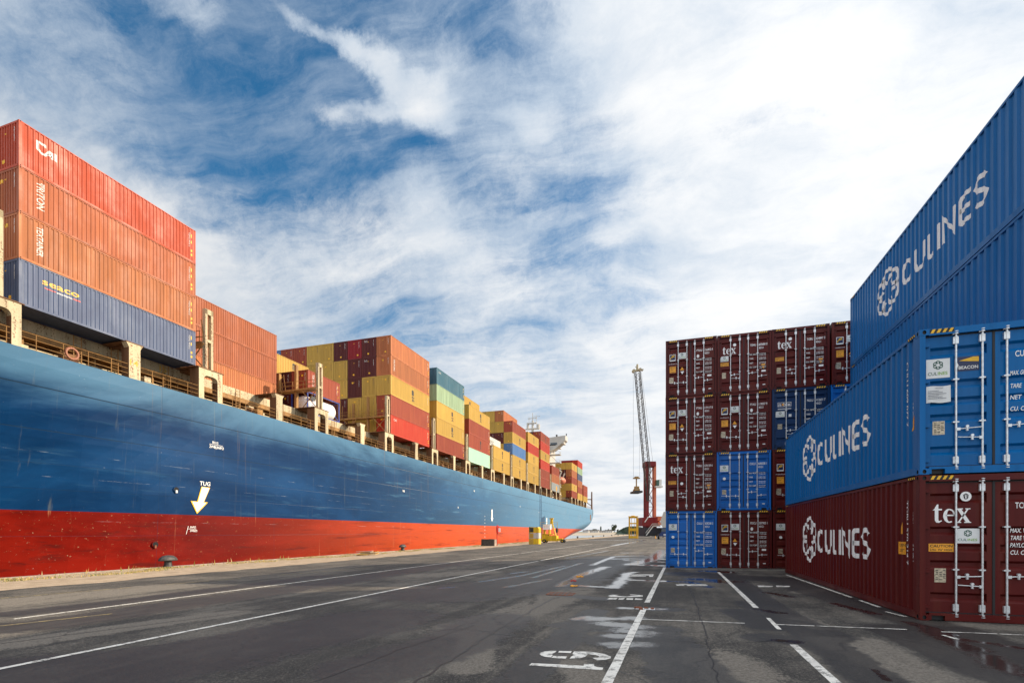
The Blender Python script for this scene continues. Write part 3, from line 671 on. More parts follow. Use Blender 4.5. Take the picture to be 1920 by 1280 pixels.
def worn(name, col, wear=.5, sc=7, w2=0):
    m, t, b = base_mat(name); tcn = t.new('ShaderNodeTexCoord').outputs['Object']
    n = t.noise(tcn, sc, 8, .72); n2 = t.noise(tcn, 60, 3, .8)
    k = t.mr(t.m('ADD', t.m('MULTIPLY', n, .7), t.m('MULTIPLY', n2, .3)), .60-.12*wear, .64-.1*wear)
    c = t.mix(t.m('MULTIPLY', k, .75), col, (.09, .08, .07)); c = t.mix(t.mr(t.noise(tcn, 1.5, 4), .4, .7, 0, .25), c, (.25, .22, .19))
    t.l.new(c, b.inputs['Base Color']); t.inp(b, 'Roughness', .6); return m
LINE = worn('line_paint', (.80, .76, .69), .75); LINEY = worn('old_yellow_line', (.42, .32, .12), 1.2)
gm = lambda u, v, l: (u, v, zg(u)+.004+l)
def gline(name, p0, p1, wd, mat=LINE, gaps=(), taper=True):
    a = Vector(G(*p0)); b_ = Vector(G(*p1)); f = Flat(); n = max(2, int((b_-a).length/.6)); d = (b_-a)/n; nr = Vector((-d.y, d.x)).normalized()*wd/2
    for i in range(n):
        t0 = i/n
        if any(g0 <= t0 < g1 for g0, g1 in gaps): continue
        j = [random.uniform(-.006, .006) for _ in range(4)]
        s0 = a+d*i; s1 = a+d*(i+1)*1.0-d*(.04 if random.random() < .25 else 0)
        f.poly([s0+nr*(1+j[0]*8), s1+nr*(1+j[1]*8), s1-nr*(1+j[2]*8), s0-nr*(1+j[3]*8)])
    return tag(f.build(name, [mat], None, gm, [0, 5]), kind='structure')
gline('road_line', (-260, 1305), (1180, 1017), .14, gaps=[(.33, .336)])
gline('road_line', (25, 1160), (1110, 1019.5), .13, gaps=[(.5, .505)])
gline('road_line', (1120, 1316), (1246, 1063), .135, gaps=[(.08, .085), (.19, .195), (.305, .37), (.56, .565)])
gline('road_line', (1590, 1300), (1488, 1208), .12); gline('road_line', (1418, 1139), (1347, 1072), .12)
gline('road_line', (1440, 1158), (1462, 1180), .08, gaps=[(.3, .5)])
gline('road_line', (1474, 1077), (1650, 1138), .08, gaps=[(.8, .85)]); gline('road_line', (1660, 1146), (1700, 1156), .07)
gline('road_line', (1203, 1160.5), (1399, 1168), .055, gaps=[(.68, .72)]); gline('road_line', (1452, 1170), (1700, 1179.5), .055, gaps=[(.3, .33)]); gline('road_line', (1765, 1184), (1990, 1193), .055, gaps=[(.4, .45)])
gline('road_line', (1768, 1190), (1795, 1198), .06)
gline('road_line', (1275, 1067), (1345, 1067.5), .08); gline('road_line', (1350, 1068), (1470, 1069), .07)
gline('faded_yellow_line', (0, 1121), (700, 1063), .12, LINEY, gaps=[(.2, .3), (.5, .6)]); gline('faded_yellow_line', (0, 1173), (210, 1150), .10, LINEY, gaps=[(.4, .55)])
TAR = simple('tar_joint', (.012, .011, .011), .45, 0, .3, 20)
for pts_, wd_ in [([(1168, 1056), (1060, 1108), (930, 1182), (700, 1330)], .035), ([(1296, 1105), (1308, 1140), (1322, 1185), (1345, 1290)], .018), ([(1208, 1200), (1350, 1206), (1500, 1200)], .012), ([(0, 1206), (420, 1152), (900, 1076)], .03),
                  ([(560, 1290), (760, 1214), (900, 1168)], .02), ([(880, 1106), (1000, 1100), (1060, 1104)], .02), ([(1100, 1240), (1180, 1262), (1240, 1290)], .014)]:
    f = Flat(); q_ = []
    for p0, p1 in zip(pts_, pts_[1:]):
        a, b_ = Vector(G(*p0)), Vector(G(*p1)); n = max(2, int((b_-a).length/.22)); q_ += [tuple(a.lerp(b_, i/n)+Vector((random.gauss(0, .022), random.gauss(0, .022)))) for i in range(n)]
    f.stroke(q_, wd_); tag(f.build('tar_joint', [TAR], None, lambda u, v, l: (u, v, zg(u)+.003), [0, 5]), kind='structure')
# stencilled bay numbers, lying sideways on the ground
def num_poly(polys, name='bay_number'):
    f = Flat()
    for p in polys: f.poly([G(*q) for q in p])
    tag(f.build(name, [LINE], None, gm, [0, 5]), kind='structure')
def z5(p): return (960+p[0]/6.4, 1140+p[1]/6.4)
num_poly([[z5(p) for p in q] for q in [
    [(205, 685), (235, 658), (600, 675), (860, 690), (865, 665), (985, 670), (985, 692), (1020, 705), (1095, 712), (1085, 742), (560, 708)],
    [(330, 548), (345, 530), (390, 517), (450, 511), (535, 511), (515, 533), (475, 548), (490, 562), (465, 590), (400, 583), (350, 568)],
    [(565, 512), (718, 514), (705, 537), (555, 531)], [(497, 571), (660, 578), (645, 604), (470, 596)],
    [(745, 517), (900, 520), (980, 527), (905, 556), (880, 580), (820, 598), (690, 603), (715, 577), (745, 560), (725, 545)],
    [(880, 522), (1000, 530), (1110, 548), (1190, 580), (1185, 600), (1120, 618), (1020, 624), (965, 595), (1030, 592), (1048, 575), (1000, 560), (900, 548)]]])
def z6(p): return (1020+p[0]/6, 1040+p[1]/6)
num_poly([[z6(p) for p in q] for q in [
    [(705, 498), (740, 480), (830, 482), (810, 501)], [(845, 484), (910, 484), (890, 502), (835, 502)], [(930, 485), (1005, 485), (1000, 504), (925, 503)], [(1025, 485), (1115, 494), (1090, 504), (1020, 503)],
    [(715, 460), (770, 446), (840, 450), (800, 458), (930, 466), (1080, 452), (1113, 455), (1110, 468), (900, 474), (760, 470)], [(965, 443), (1075, 448), (1080, 456), (970, 450)]]])
num_poly([[z6(p) for p in q] for q in [[(980, 218), (1230, 216), (1235, 228), (990, 232)], [(1180, 228), (1230, 228), (1225, 245), (1185, 245)], [(960, 236), (1150, 237), (1145, 243), (955, 244)]]])
num_poly([[z6(p) for p in q] for q in [[(1480, 330), (1570, 328), (1580, 345), (1495, 343)], [(1600, 330), (1730, 328), (1740, 346), (1610, 347)], [(1745, 338), (1835, 336), (1840, 347), (1750, 347)]]])
num_poly([[(1420, 1097), (1450, 1098), (1448, 1100), (1422, 1100)], [(1455, 1097), (1482, 1098), (1480, 1100), (1456, 1100)]])
num_poly([[(1272, 1094), (1290, 1094), (1290, 1096), (1274, 1096)], [(1296, 1094), (1324, 1095), (1324, 1097), (1297, 1097)]])
M['rusty'] = simple('rusty_iron', (.22, .07, .03), .75, 0, .4, 12, bump=.5)
def manhole(px, py, w_, l_, label):
    x, y = G(px, py); f = MB(); f.box(-w_/2, w_/2, -l_/2, l_/2, -.03, .010)
    e = f.build('manhole_cover', [simple('cast_iron', (.10, .075, .06), .6, .3, .3, 10)], None, (x, y, zg(x)))
    g = MB(); 
    for s in (-1, 1): g.box(s*w_/2-.03, s*w_/2+.03, -l_/2, l_/2, .0, .014); g.box(-w_/2, w_/2, s*l_/2-.03, s*l_/2+.03, .0, .013)
    for i in range(5): a = -w_/2+.1+i*(w_-.2)/4; g.box(a-.02, a+.02, -l_/2+.08, l_/2-.08, .010, .016)
    g.build('cover_rim', [M['rusty']], e)
    tag(e, label, 'manhole cover')
manhole(1052, 1113, .75, .62, 'rusty square manhole cover in the asphalt left of the white bay lines')
x, y = G(1210, 1141)
f = MB(); rr = random.Random(3)
e = empty('broken_drain_cover', (x, y, zg(x)), 'broken drain with red and pale rubble on the long white line', 'drain')
f.box(-.22, .22, -.10, .10, -.04, .012).build('cover_plate', [M['galv']], e)
f = MB()
for i in range(9):
    a, b_ = rr.uniform(-.24, .24), rr.uniform(-.12, .12); s_ = rr.uniform(.02, .05); f.box(a-s_, a+s_, b_-s_*.7, b_+s_*.7, .0, .012+s_*.7)
f.build('rubble', [M['rusty']], e)
for (px, py) in ((1074, 1089), (1073, 1099), (1088, 1081)):
    x, y = G(px, py); f = MB()
    for i in range(5): a, b_ = rr.uniform(-.10, .10), rr.uniform(-.10, .10); f.bar((a, b_, 0), (a+rr.uniform(-.08, .08), b_+rr.uniform(-.08, .08), .03), .03, 5)
    o = f.build('litter', [M['orange'] if py != 1089 else M['red']], None, (x, y, zg(x)))
    tag(o, {1089: 'small red scrap lying on wet asphalt above the square manhole', 1099: 'small orange scrap lying just above the square manhole cover', 1081: 'orange scrap farthest from the manhole in the bright wet streak'}[py], 'litter')

# ------------------------------------------------------------------ quay edge, verge, grass, water, far shore
m, t, b = base_mat('verge_sand'); tcn = t.new('ShaderNodeTexCoord').outputs['Object']
c = t.mix(t.mr(t.noise(tcn, 1.2, 7, .7), .35, .65), (.30, .22, .15), (.46, .35, .25)); c = t.mix(t.mr(t.noise(tcn, 18, 4, .7), .5, .7), c, (.20, .15, .07)); t.l.new(c, b.inputs['Base Color']); t.inp(b, 'Roughness', .95)
VERGE = m
f = MB(); ya = -60
rv = random.Random(11); xsn = -24.6; prev = xsn
while ya < 420:
    yb = ya+(1.2 if ya < 120 else 6); nxt = -24.7+rv.uniform(-.35, .35)
    f.quad((QX+.45, ya, zg(QX+.45)+.006), (prev, ya, zg(prev)+.006), (nxt, yb, zg(nxt)+.006), (QX+.45, yb, zg(QX+.45)+.006)); prev = nxt; ya = yb
tag(f.build('gravel_verge', [VERGE]), kind='structure')
CONC = simple('concrete', (.34, .27, .22), .9, 0, .25, 2, bump=.3)
f = MB(); f.box(QX-.02, QX+.5, -80, 900, zg(QX)-.3, zg(QX)+.05); f.box(QX+.02, QX+.4, -80, 900, -9, zg(QX)-.3)
tag(f.build('quay_edge', [CONC]), kind='structure')
def blades(n, seed, xr, yr, hr, mat, name, skew=True, clumps=0):
    r_ = random.Random(seed); f = MB(); cl = [(xr[0]+(xr[1]-xr[0])*r_.random(), yr[0]+(yr[1]-yr[0])*r_.random()**1.6, r_.uniform(.2, .9)) for _ in range(clumps)]
    for i in range(n):
        if cl and r_.random() < .75:
            c_ = r_.choice(cl); x = c_[0]+r_.gauss(0, c_[2]*.35); y = c_[1]+r_.gauss(0, c_[2]); hk = 1.2
        else: x = xr[0]+(xr[1]-xr[0])*r_.random()**(1.5 if skew else 1); y = yr[0]+(yr[1]-yr[0])*r_.random()**1.6; hk = .6
        x = max(QX+.05, min(-24.6, x))
        h_ = r_.uniform(*hr)*hk; a = r_.random()*6.28; w_ = .016+h_*.06; lean = r_.uniform(-.5, .5)*h_
        z = zg(x); f.cur = r_.choice((0, 0, 1, 2)) ; dx, dy = math.cos(a)*w_, math.sin(a)*w_
        f.quad((x-dx, y-dy, z), (x+dx, y+dy, z), (x+lean*math.cos(a+1.5), y+lean*math.sin(a+1.5), z+h_))
    return tag(f.build(name, mat, recalc=False), kind='stuff')
GR = [simple('dry_grass', (.42, .30, .09), .8), simple('green_grass', (.16, .19, .035), .8), simple('straw', (.52, .40, .20), .8)]
o = blades(30000, 5, (QX+.1, -29.5), (5, 200), (.03, .12), GR, 'verge_grass', clumps=170); tag(o, 'dry yellow green grass along the quay edge', 'grass')
o = blades(170, 8, (QX+.1, -32.5), (5, 60), (.10, .34), [GR[0], GR[2], GR[1]], 'verge_weeds', clumps=26); tag(o, 'tall dry weeds standing against the red hull', 'weeds')
WZ = -6.6
m, t, b = base_mat('harbour_water'); tcn = t.new('ShaderNodeTexCoord').outputs['Object']
t.inp(b, 'Base Color', (.16, .19, .20, 1)); t.inp(b, 'Roughness', .18)
bp = t.new('ShaderNodeBump'); t.inp(bp, 'Strength', .5); t.inp(bp, 'Distance', .15); t.l.new(t.noise(t.mapping(tcn, (1, .4, 1)), 1.2, 5, .6), bp.inputs['Height']); t.l.new(bp.outputs[0], b.inputs['Normal'])
tag(MB().box(-4000, QX+.1, -300, 6000, WZ-.2, WZ).build('harbour_water', [m]), kind='structure')
tag(MB().box(-4000, 4000, 901, 6000, WZ-.2, WZ-.01).build('outer_water', [m]), kind='structure')
SAND = simple('beach_sand', (.36, .30, .23), .9, 0, .2, .02); FGR = simple('shore_grass', (.13, .15, .05), .9, 0, .3, .05)
f = MB()
f.quad((-2500, 980, WZ-.3), (200, 880, WZ-.3), (200, 1120, WZ+5.4), (-2500, 1180, WZ+5.4)); f.cur = 1
f.quad((-2500, 1180, WZ+5.4), (200, 1120, WZ+5.4), (900, 5000, WZ+6.4), (-2500, 5000, WZ+6.4))
f.cur = 1; f.quad((200, 880, WZ-.3), (1500, 860, WZ-.3), (1500, 4000, WZ+6), (200, 1120, WZ+5.4))
tag(f.build('far_shore', [SAND, FGR]), kind='structure')
# far trees / hill / buildings
LEAF = simple('far_leaves', (.045, .065, .032), .9, 0, .3, .4); LEAF2 = simple('hedge_leaves', (.03, .055, .035), .9, 0, .3, .4); TRK = simple('bark', (.10, .075, .055), .9)
def atd(px, d, z=None):
    a = (px-CX)/F; return d*(a*CT-ST), d*(CT+a*ST)
def tree(px, py, d, h, wd, label, seed, mat=LEAF, kind='tree', colm=False):
    x, y = atd(px, d); z0 = WZ+4.9; r_ = random.Random(seed); e = empty(kind, (x, y, z0), label, 'tree', 'trees on the far shore')
    f = MB(); f.bar((0, 0, 0), (0, 0, h*.6), h*.03, 6, h*.012); 
    for i in range(4): a = i*1.6+r_.random(); f.bar((0, 0, h*.3), (math.cos(a)*wd*.3, math.sin(a)*wd*.3, h*.7), h*.014, 5, h*.005)
    f.build('trunk', [TRK], e)
    f = MB(); n = 520
    for i in range(n):
        k = r_.randrange(7); cr = random.Random(seed*9+k); ca, cz = cr.random()*6.28, cr.uniform(.35, .85)
        cx_, cy_ = (0, 0) if colm else (math.cos(ca)*wd*.27, math.sin(ca)*wd*.27); cz = cz*h
        v = Vector((r_.gauss(0, 1), r_.gauss(0, 1), r_.gauss(0, 1))).normalized()*r_.uniform(.55, 1)**.5
        p = Vector((cx_+v.x*wd*.26, cy_+v.y*wd*.26, min(h, max(h*.12, cz+v.z*h*.22)))); s_ = h*.05
        a_ = Vector((r_.uniform(-1, 1), r_.uniform(-1, 1), r_.uniform(-1, 1))).normalized()*s_; b_ = a_.cross(v).normalized()*s_
        f.quad(p-a_, p+b_, p+a_, p-b_)
    f.build('crown', [mat], e, recalc=False)
ti = 0
for px, d, h, wd, lb in [(1102, 1150, 7, 15, 'low dark tree nearest the ship stern on the far shore'), (1113, 1160, 8.5, 13, 'second low tree right of the ship stern on the far shore'), (1120.5, 1150, 8, 9, 'rounded tree just left of the tall narrow tree'),
        (1126.5, 1140, 14.5, 5.5, 'tall narrow columnar tree on the far shore'), (1134, 1160, 7.5, 8, 'small tree just right of the tall narrow tree'), (1139.5, 1160, 8, 7, 'small tree midway between narrow tree and big round tree'), (1144, 1150, 7.5, 7, 'small tree just left of the big round tree'),
        (1152, 1000, 17, 12, 'big round tree with bluish crown beside the boat'), (1107, 1180, 7, 9, 'tiny low tree between the two trees nearest the stern'), (1158.5, 1120, 8, 6, 'small tree between the round tree and dark mound')]:
    tree(px, 0, d, h, wd, lb, 40+ti, colm=(wd < 6)); ti += 1
BW = simple('far_white_wall', (.62, .61, .58), .8); BR = simple('far_roof', (.25, .2, .18), .8); BG = simple('far_window', (.08, .1, .12), .3)
for i, (px, d, w_, h_, lb) in enumerate([(1098, 1110, 14, 4.2, 'low white building nearest the ship stern across the water'), (1106, 1120, 16, 3.6, 'second low white building from the stern across the water'), (1116, 1115, 15, 4.0, 'long pale building below the low dark trees'),
        (1128, 1120, 17, 3.4, 'long white building under the tall narrow tree'), (1141, 1110, 18, 3.8, 'white building left of the big round tree'), (1170, 800, 12, 3.6, 'grey shed in front of the dark mound')]):
    x, y = atd(px, d); e = empty('building', (x, y, WZ+4.8), lb, 'building', 'buildings on the far shore')
    MB().box(-w_/2, w_/2, 0, 9, 0, h_).build('wall', [BW], e)
    MB().prism([(-w_/2-.4, h_), (w_/2+.4, h_), (w_/2-1, h_+1.4), (-w_/2+1, h_+1.4)], -.4, 9.4).build('roof', [BR], e)
    for j in range(4): MB().box(-w_/2+1.2+j*w_/4, -w_/2+2.8+j*w_/4, -.05, .02, h_*.35, h_*.75).build('window', [BG], e)
# wooded mound
f = MB(); r_ = random.Random(2); x0, y0 = atd(1188, 700)
for i in range(9000):
    u = r_.uniform(-1, 1); v = r_.uniform(-1, 1)
    if u*u+v*v > 1: continue
    hgt_ = 10.5*(1-abs(u)**2.6)*(1-abs(v)**2.6); p = Vector((x0+u*24, y0+v*40, WZ+3.5+hgt_*r_.uniform(.8, 1.03))); s_ = .7
    a_ = Vector((r_.uniform(-1, 1), r_.uniform(-1, 1), r_.uniform(-1, 1))).normalized()*s_; b_ = a_.orthogonal().normalized()*s_
    f.quad(p-a_, p+b_, p+a_, p-b_)
tag(f.build('wooded_mound', [LEAF2], recalc=False), 'dark green wooded mound behind the yellow frame', 'trees', kind='stuff')
f = MB(); n = 14
for i in range(n):
    for j in range(n):
        q = []
        for a, b_ in ((i, j), (i+1, j), (i+1, j+1), (i, j+1)):
            u, v = a/n*2-1, b_/n*2-1; q.append((x0+u*24, y0+v*40, WZ+3+10.2*(1-abs(u)**2.6)*(1-abs(v)**2.6)))
        f.quad(*q)
tag(f.build('mound_terrain', [LEAF2], recalc=False), kind='structure')
# small boat with orange hull by the far quay
x, y = atd(1156, 420); e = empty('small_boat', (x, y, WZ), 'small orange and white boat moored left of the yellow frame', 'boat')
f = MB(); f.prism([(-3.6, 0), (3.0, 0), (4.4, 1.5), (-3.8, 1.4)], -1.3, 1.3); f.build('hull', [M['orange']], e)
f = MB(); f.prism([(-2.2, 1.4), (1.4, 1.4), (.9, 3.0), (-1.8, 3.0)], -1, 1); f.build('cabin', [M['white']], e)
f = MB(); f.bar((-.4, 0, 3), (-.4, 0, 6.2), .07); f.bar((-.4, 0, 6), (2.8, 0, 1.5), .04).bar((-.4, 0, 6), (-3.4, 0, 1.5), .04); f.build('mast', [M['rusty']], e)

# ------------------------------------------------------------------ quay furniture
BOL = simple('bollard_iron', (.055, .05, .048), .55, .2, .4, 6, bump=.3)
bp_ = MB(); bp_.lathe([(.30, 0), (.32, .08), (.24, .14), (.22, .42), (.25, .52)], (0, 0, 0), 18)
n = 9; prof = []
BOLT = MB(); BOLT.lathe([(.24, .46), (.42, .50), (.62, .46), (.66, .52), (.55, .68), (.36, .80), (.15, .84), (.02, .85)], (0, 0, 0), 20)
for v_i, v in enumerate(BOLT.v): BOLT.v[v_i] = (v[0]*.62, v[1]*1.0, v[2])
bcol, bhead = bp_.mesh('post', [BOL], True), BOLT.mesh('head', [BOL], True)
for i, (px, yy, lb) in enumerate([(315, None, 'nearest iron bollard in the grass below the TUG arrow'), (755, None, 'second nearest iron bollard, in front of the red hull'), (1083, 178, 'first small bollard right of the ship stern, by the water'), (1112, 213, 'second small bollard right of the ship stern'),
        (1132, 247, 'third small bollard right of the ship stern'), (1147, 282, 'fourth small bollard right of the stern'), (1159, 320, 'fifth small bollard right of the stern, near the boat'), (1168.5, 356, 'farthest small bollard, just left of the yellow frame')]):
    a = (px-CX)/F; d = -32.9/(a*CT-ST) ; d = (-32.9)/(a*CT-ST); yy = d*(CT+a*ST)
    e = empty('bollard', (-32.9, yy, zg(-32.9)), lb, 'bollard', 'mooring bollards along the quay edge'); inst(bcol, 'post', e); inst(bhead, 'head', e)
# life ring stand
x, y = G(932, 1022.5)
e = empty('life_ring_stand', (x, y, zg(x)), 'red life ring stand on a post beside the dark concrete block', 'life ring')
MB().bar((0, 0, 0), (0, 0, 3.5), .07, 8).build('post', [M['red']], e)
f = MB(); 
for i in range(16):
    a, b_ = 2*math.pi*i/16, 2*math.pi*(i+1)/16; f.bar((.1, math.cos(a)*.36-.0, 2.75+.62*math.sin(a)), (.1, math.cos(b_)*.36, 2.75+.62*math.sin(b_)), .13, 6)
f.build('ring_housing', [M['red']], e); MB().box(.24, .62, -.05, -.02, 2.35, 3.0).build('notice_plate', [M['white']], e)
DCON = simple('dark_concrete', (.06, .055, .045), .9, 0, .4, 3, bump=.5)
x, y = G(916, 1023); MBx = MB(); MBx.prism([(-1.15, 0), (1.15, 0), (1.12, 1.12), (.4, 1.18), (-.3, 1.13), (-1.1, 1.16)], -.5, .5)
o = MBx.build('concrete_block', [DCON, CONC], None, (x, y, zg(x))); tag(o, 'dark concrete block standing left of the red life ring stand', 'concrete block')
MB().box(1.151, 1.28, -.5, .5, 0, 1.1).build('end_face', [CONC], o)  # right end slab in lighter concrete than the dark body
# yellow stacked ballast blocks
YB = paint('block_yellow', (.72, .46, .02), .15, .25, .5, .5); YG = paint('block_grey', (.48, .46, .42), .2, .2, .6, .4)
x, y = G(1003, 1019.5)
bs = []
for i, (c_, lb) in enumerate([(YB, 'bottom yellow ballast block of the stack of three'), (YG, 'middle grey and yellow ballast block of the stack of three'), (YB, 'top yellow ballast block of the stack, with rounded corner')]):
    z = zg(x)+i*1.066; e = empty('ballast_block', (x, y, z), lb, 'ballast block', 'stacked ballast blocks by the hull')
    h_ = 1.20; e.scale = (.86, .86, .86)
    pts = [(-1.1, 0), (1.1, 0), (1.1, h_), (-1.1, h_)] if i < 2 else [(-1.1, 0), (1.1, 0), (1.1, h_-.3), (.85, h_), (-1.1, h_)]
    f = MB(); f.prism(pts, -1.0, 1.0); f.build('body', [c_], e)
    f = MB(); f.box(-1.0, -.05, -1.03, -1.0, .12, h_-.12); 
    for k in range(6): f.box(-.98+k*.155, -.93+k*.155, -1.06, -1.03, .14, h_-.14)
    f.build('ribbed_panel', [[K['mustard'], K['mustard'], DCON][i]], e)
    MB().box(-.95, -.75, -1.05, 1.05, h_-.06, h_+.035).box(.55, .75, -1.0, 1.0, h_-.06, h_+.03).build('lifting_lug', [M['dark']], e)
# yellow mooring/hoist machine
x, y = G(1036, 1017); YM = paint('machine_yellow', (.60, .38, .01), .15, .35, .5, .6)
e = empty('yellow_quay_machine', (x, y, zg(x)), 'yellow wheeled quay machine with cab and mast beside the hull', 'machine')
e.scale = (.82, .82, .76)
MB().box(-1.0, 1.3, -1.2, 1.0, .45, 1.95).build('engine_box', [YM], e)
MB().box(-2.6, -1.0, -.9, .9, .45, 2.3).box(1.3, 2.6, -.7, .7, .55, 1.2).build('chassis', [YM], e)
MB().box(-2.3, -.5, -.8, .8, 3.6, 5.0).build('cab', [M['white']], e)
MB().box(-2.2, -1.9, -.7, .7, 2.3, 3.6).box(-.9, -.6, -.7, .7, 2.3, 3.6).box(-2.4, .2, -.9, .9, 2.2, 2.4).build('cab_support', [YM], e)
f = MB(); f.prism([(-.6, 5.1), (.1, 5.1), (.05, 6.5), (-.45, 6.5)], -.35, .35); f.bar((-.1, -.3, 5.3), (.9, -.3, 1.9), .13, 6).bar((-.1, .3, 5.3), (.9, .3, 1.9), .13, 6); f.box(-.7, .2, -.4, .4, 6.45, 6.75); f.build('mast', [YM], e)
f = MB()
for xx in (-2.9, 1.5):
    f.bar((xx, -1, 2.2), (xx, -1, 5.6), .04)
for z in (4.4, 5.0, 5.6): f.bar((-2.9, -1, z), (-.9, -1, z), .035).bar((.1, -1, z), (1.5, -1, z), .035)
f.build('guard_rail', [YM], e)
for xx, yy_ in ((2.7, -.8), (2.7, .8), (-1.9, -1.1), (-1.9, 1.1)):
    wv = MB().bar((xx, yy_-.15, .5), (xx, yy_+.15, .5), .5, 14).build('wheel', [M['black']], e); MB().bar((xx, yy_-.17, .5), (xx, yy_+.17, .5), .2, 10).build('rim', [YM], wv)
x2, y2 = G(1044.5, 1015.5); f = MB(); f.bar((0, 0, 0), (0, 0, 2.2), .06).bar((0, -.02, 1.8), (0, .02, 1.8), .01); o = f.build('warning_post', [M['dark']], None, (x2, y2, zg(x2))); tag(o, 'dark sign post with round board just right of the yellow quay machine', 'sign')
Flat().circle(0, 2.6, .32, ry=.6).build('sign_board', [M['navy']], o, lambda u, v, l: (u, -.07, v)); MB().bar((0, -.06, 2.6), (0, .02, 2.6), .3, 12).build('sign_back', [M['dark']], o)
# yellow scrap pile
x, y = G(686, 1041); r_ = random.Random(4); e = empty('scrap_pile', (x, y, zg(x)), 'heap of yellow painted planks and boards in the verge grass', 'scrap')
for i in range(9):
    f = MB(); a = r_.uniform(-.4, .4); L_p = r_.uniform(.7, 1.2); w_ = r_.uniform(.08, .22); z = .05+i*.045
    c_, s_ = math.cos(a), math.sin(a); ox, oy = r_.uniform(-.4, .4), r_.uniform(-.2, .2)
    def tp(u, v, zz): return (ox+u*c_-v*s_, oy+u*s_+v*c_, zz+u*.05)
    n0 = [tp(-L_p, -w_, z), tp(L_p, -w_, z), tp(L_p, w_, z), tp(-L_p, w_, z)]; n1_ = [(p[0], p[1], p[2]+.04) for p in n0]
    f.quad(*n1_).quad(*n0)
    for k in range(4): f.quad(n0[k], n0[(k+1) % 4], n1_[(k+1) % 4], n1_[k])
    f.build('plank', [[M['yellow'], K['mustard'], YG][i % 3]], e)

# ------------------------------------------------------------------ the ship
HX = -38.8; DK = 11.6; XC = -55.0; HBR = XC*-1+HX   # half breadth 16.2
def zbot(Y):
    P_ = [(-60, -9), (165, -9), (178, -5.5), (190, -3.7), (210, -1.7), (225, -.4), (247, 1.3), (257, 2.7), (263.5, 4.5), (266, 6.4)]
    for (a, p), (b_, q) in zip(P_, P_[1:]):
        if a <= Y <= b_: return p+(q-p)*(Y-a)/(b_-a)
    return P_[-1][1] if Y > 266 else -9
def inset(Y, z):
    d = 0
    if Y < 36:
        g = max(0, (DK+.2-z)/10.3)**1.25; d += .0105*(36-Y)**2*g
        if Y < -10: d += .012*(-10-Y)**2
    if Y > 165:
        zb = zbot(Y); r_ = min(3.6, 1.0+(Y-165)*.05); s_ = min(1, max(0, (z-zb)/r_)); d += (1-s_)**2*2.6*min(1, (Y-165)/35)+(0 if Y < 255 else (Y-255)*.05)
    return min(d, HBR-.3)
def hx(Y, z): return HX-inset(Y, z)
Ys = [ -52+2*i for i in range(50)]+[48+4*i for i in range(28)]+[160+2.5*i for i in range(43)]
Ys = sorted(set(y_ for y_ in Ys if y_ <= 266))+[266]
Ls = [0, .02, .05, .09, .14, .2, .27, .34, .42, .5, .58, .66, .74, .82, .9, .96, 1]
f = MB(); grid = []
for y_ in Ys:
    zb = zbot(y_); row = []
    for t_ in Ls: z = zb+(DK-zb)*t_; row.append((hx(y_, z), y_, z))
    grid.append(row)
def add_grid(f, rows, flip=False):
    k = len(f.v); n = len(rows[0])
    for r0 in rows: f.v += r0
    for i in range(len(rows)-1):
        for j in range(n-1):
            q = (k+i*n+j, k+(i+1)*n+j, k+(i+1)*n+j+1, k+i*n+j+1); f.f.append(q); f.mi.append(0)
add_grid(f, grid); add_grid(f, [[(2*XC-x, y_, z) for x, y_, z in r0] for r0 in grid])
for i in range(len(Ys)-1):    # bottom, then transom
    a, b_ = grid[i][0], grid[i+1][0]; f.quad(a, b_, (2*XC-b_[0], b_[1], b_[2]), (2*XC-a[0], a[1], a[2]))
last = grid[-1]
for j in range(len(Ls)-1): f.quad(last[j], last[j+1], (2*XC-last[j+1][0], 266, last[j+1][2]), (2*XC-last[j][0], 266, last[j][2]))
m, t, b = base_mat('hull_paint'); tcn = t.new('ShaderNodeTexCoord').outputs['Object']
sp = t.new('ShaderNodeSeparateXYZ'); t.l.new(tcn, sp.inputs[0]); Zs = sp.outputs[2]; Yy = sp.outputs[1]
big = t.noise(t.mapping(tcn, (.3, .05, .16)), 1.0, 7, .62, .5); horiz = t.noise(t.mapping(tcn, (1, .10, 1.6)), 1.0, 8, .68, .3); vert = t.noise(t.mapping(tcn, (1, 2.4, .10)), 1.0, 6, .65); fine = t.noise(tcn, 5, 8, .75)
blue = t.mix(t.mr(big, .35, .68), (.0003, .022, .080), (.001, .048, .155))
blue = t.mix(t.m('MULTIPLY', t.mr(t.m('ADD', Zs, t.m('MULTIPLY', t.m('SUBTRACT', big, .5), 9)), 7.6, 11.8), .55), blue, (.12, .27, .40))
blue = t.mix(t.m('MULTIPLY', t.mr(Yy, 40, 180), .78), blue, (.12, .27, .41))  # paler toward the stern: grazing sky sheen put into the paint colour
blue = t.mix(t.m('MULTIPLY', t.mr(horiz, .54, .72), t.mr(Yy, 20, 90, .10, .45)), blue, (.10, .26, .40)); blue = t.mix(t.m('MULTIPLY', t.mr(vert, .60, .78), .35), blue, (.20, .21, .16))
redc = t.mix(t.mr(big, .35, .7), (.11, .003, .002), (.30, .012, .004)); redc = t.mix(t.m('MULTIPLY', t.mr(Yy, 28, 90), .75), redc, (.62, .095, .022))  # shade under the bow flare put into the red; worn orange farther aft
redc = t.mix(t.m('MULTIPLY', t.mr(horiz, .52, .68), .65), redc, (.07, .010, .008)); redc = t.mix(t.mr(fine, .62, .67, 0, .8), redc, (.45, .28, .13))
redc = t.mix(t.m('MULTIPLY', t.mr(vert, .64, .72), .4), redc, (.55, .24, .12))
bnd = t.m('SUBTRACT', 1.48, t.m('MULTIPLY', Yy, .0012))
isred = t.m('LESS_THAN', Zs, bnd)
hc = t.mix(isred, blue, redc)
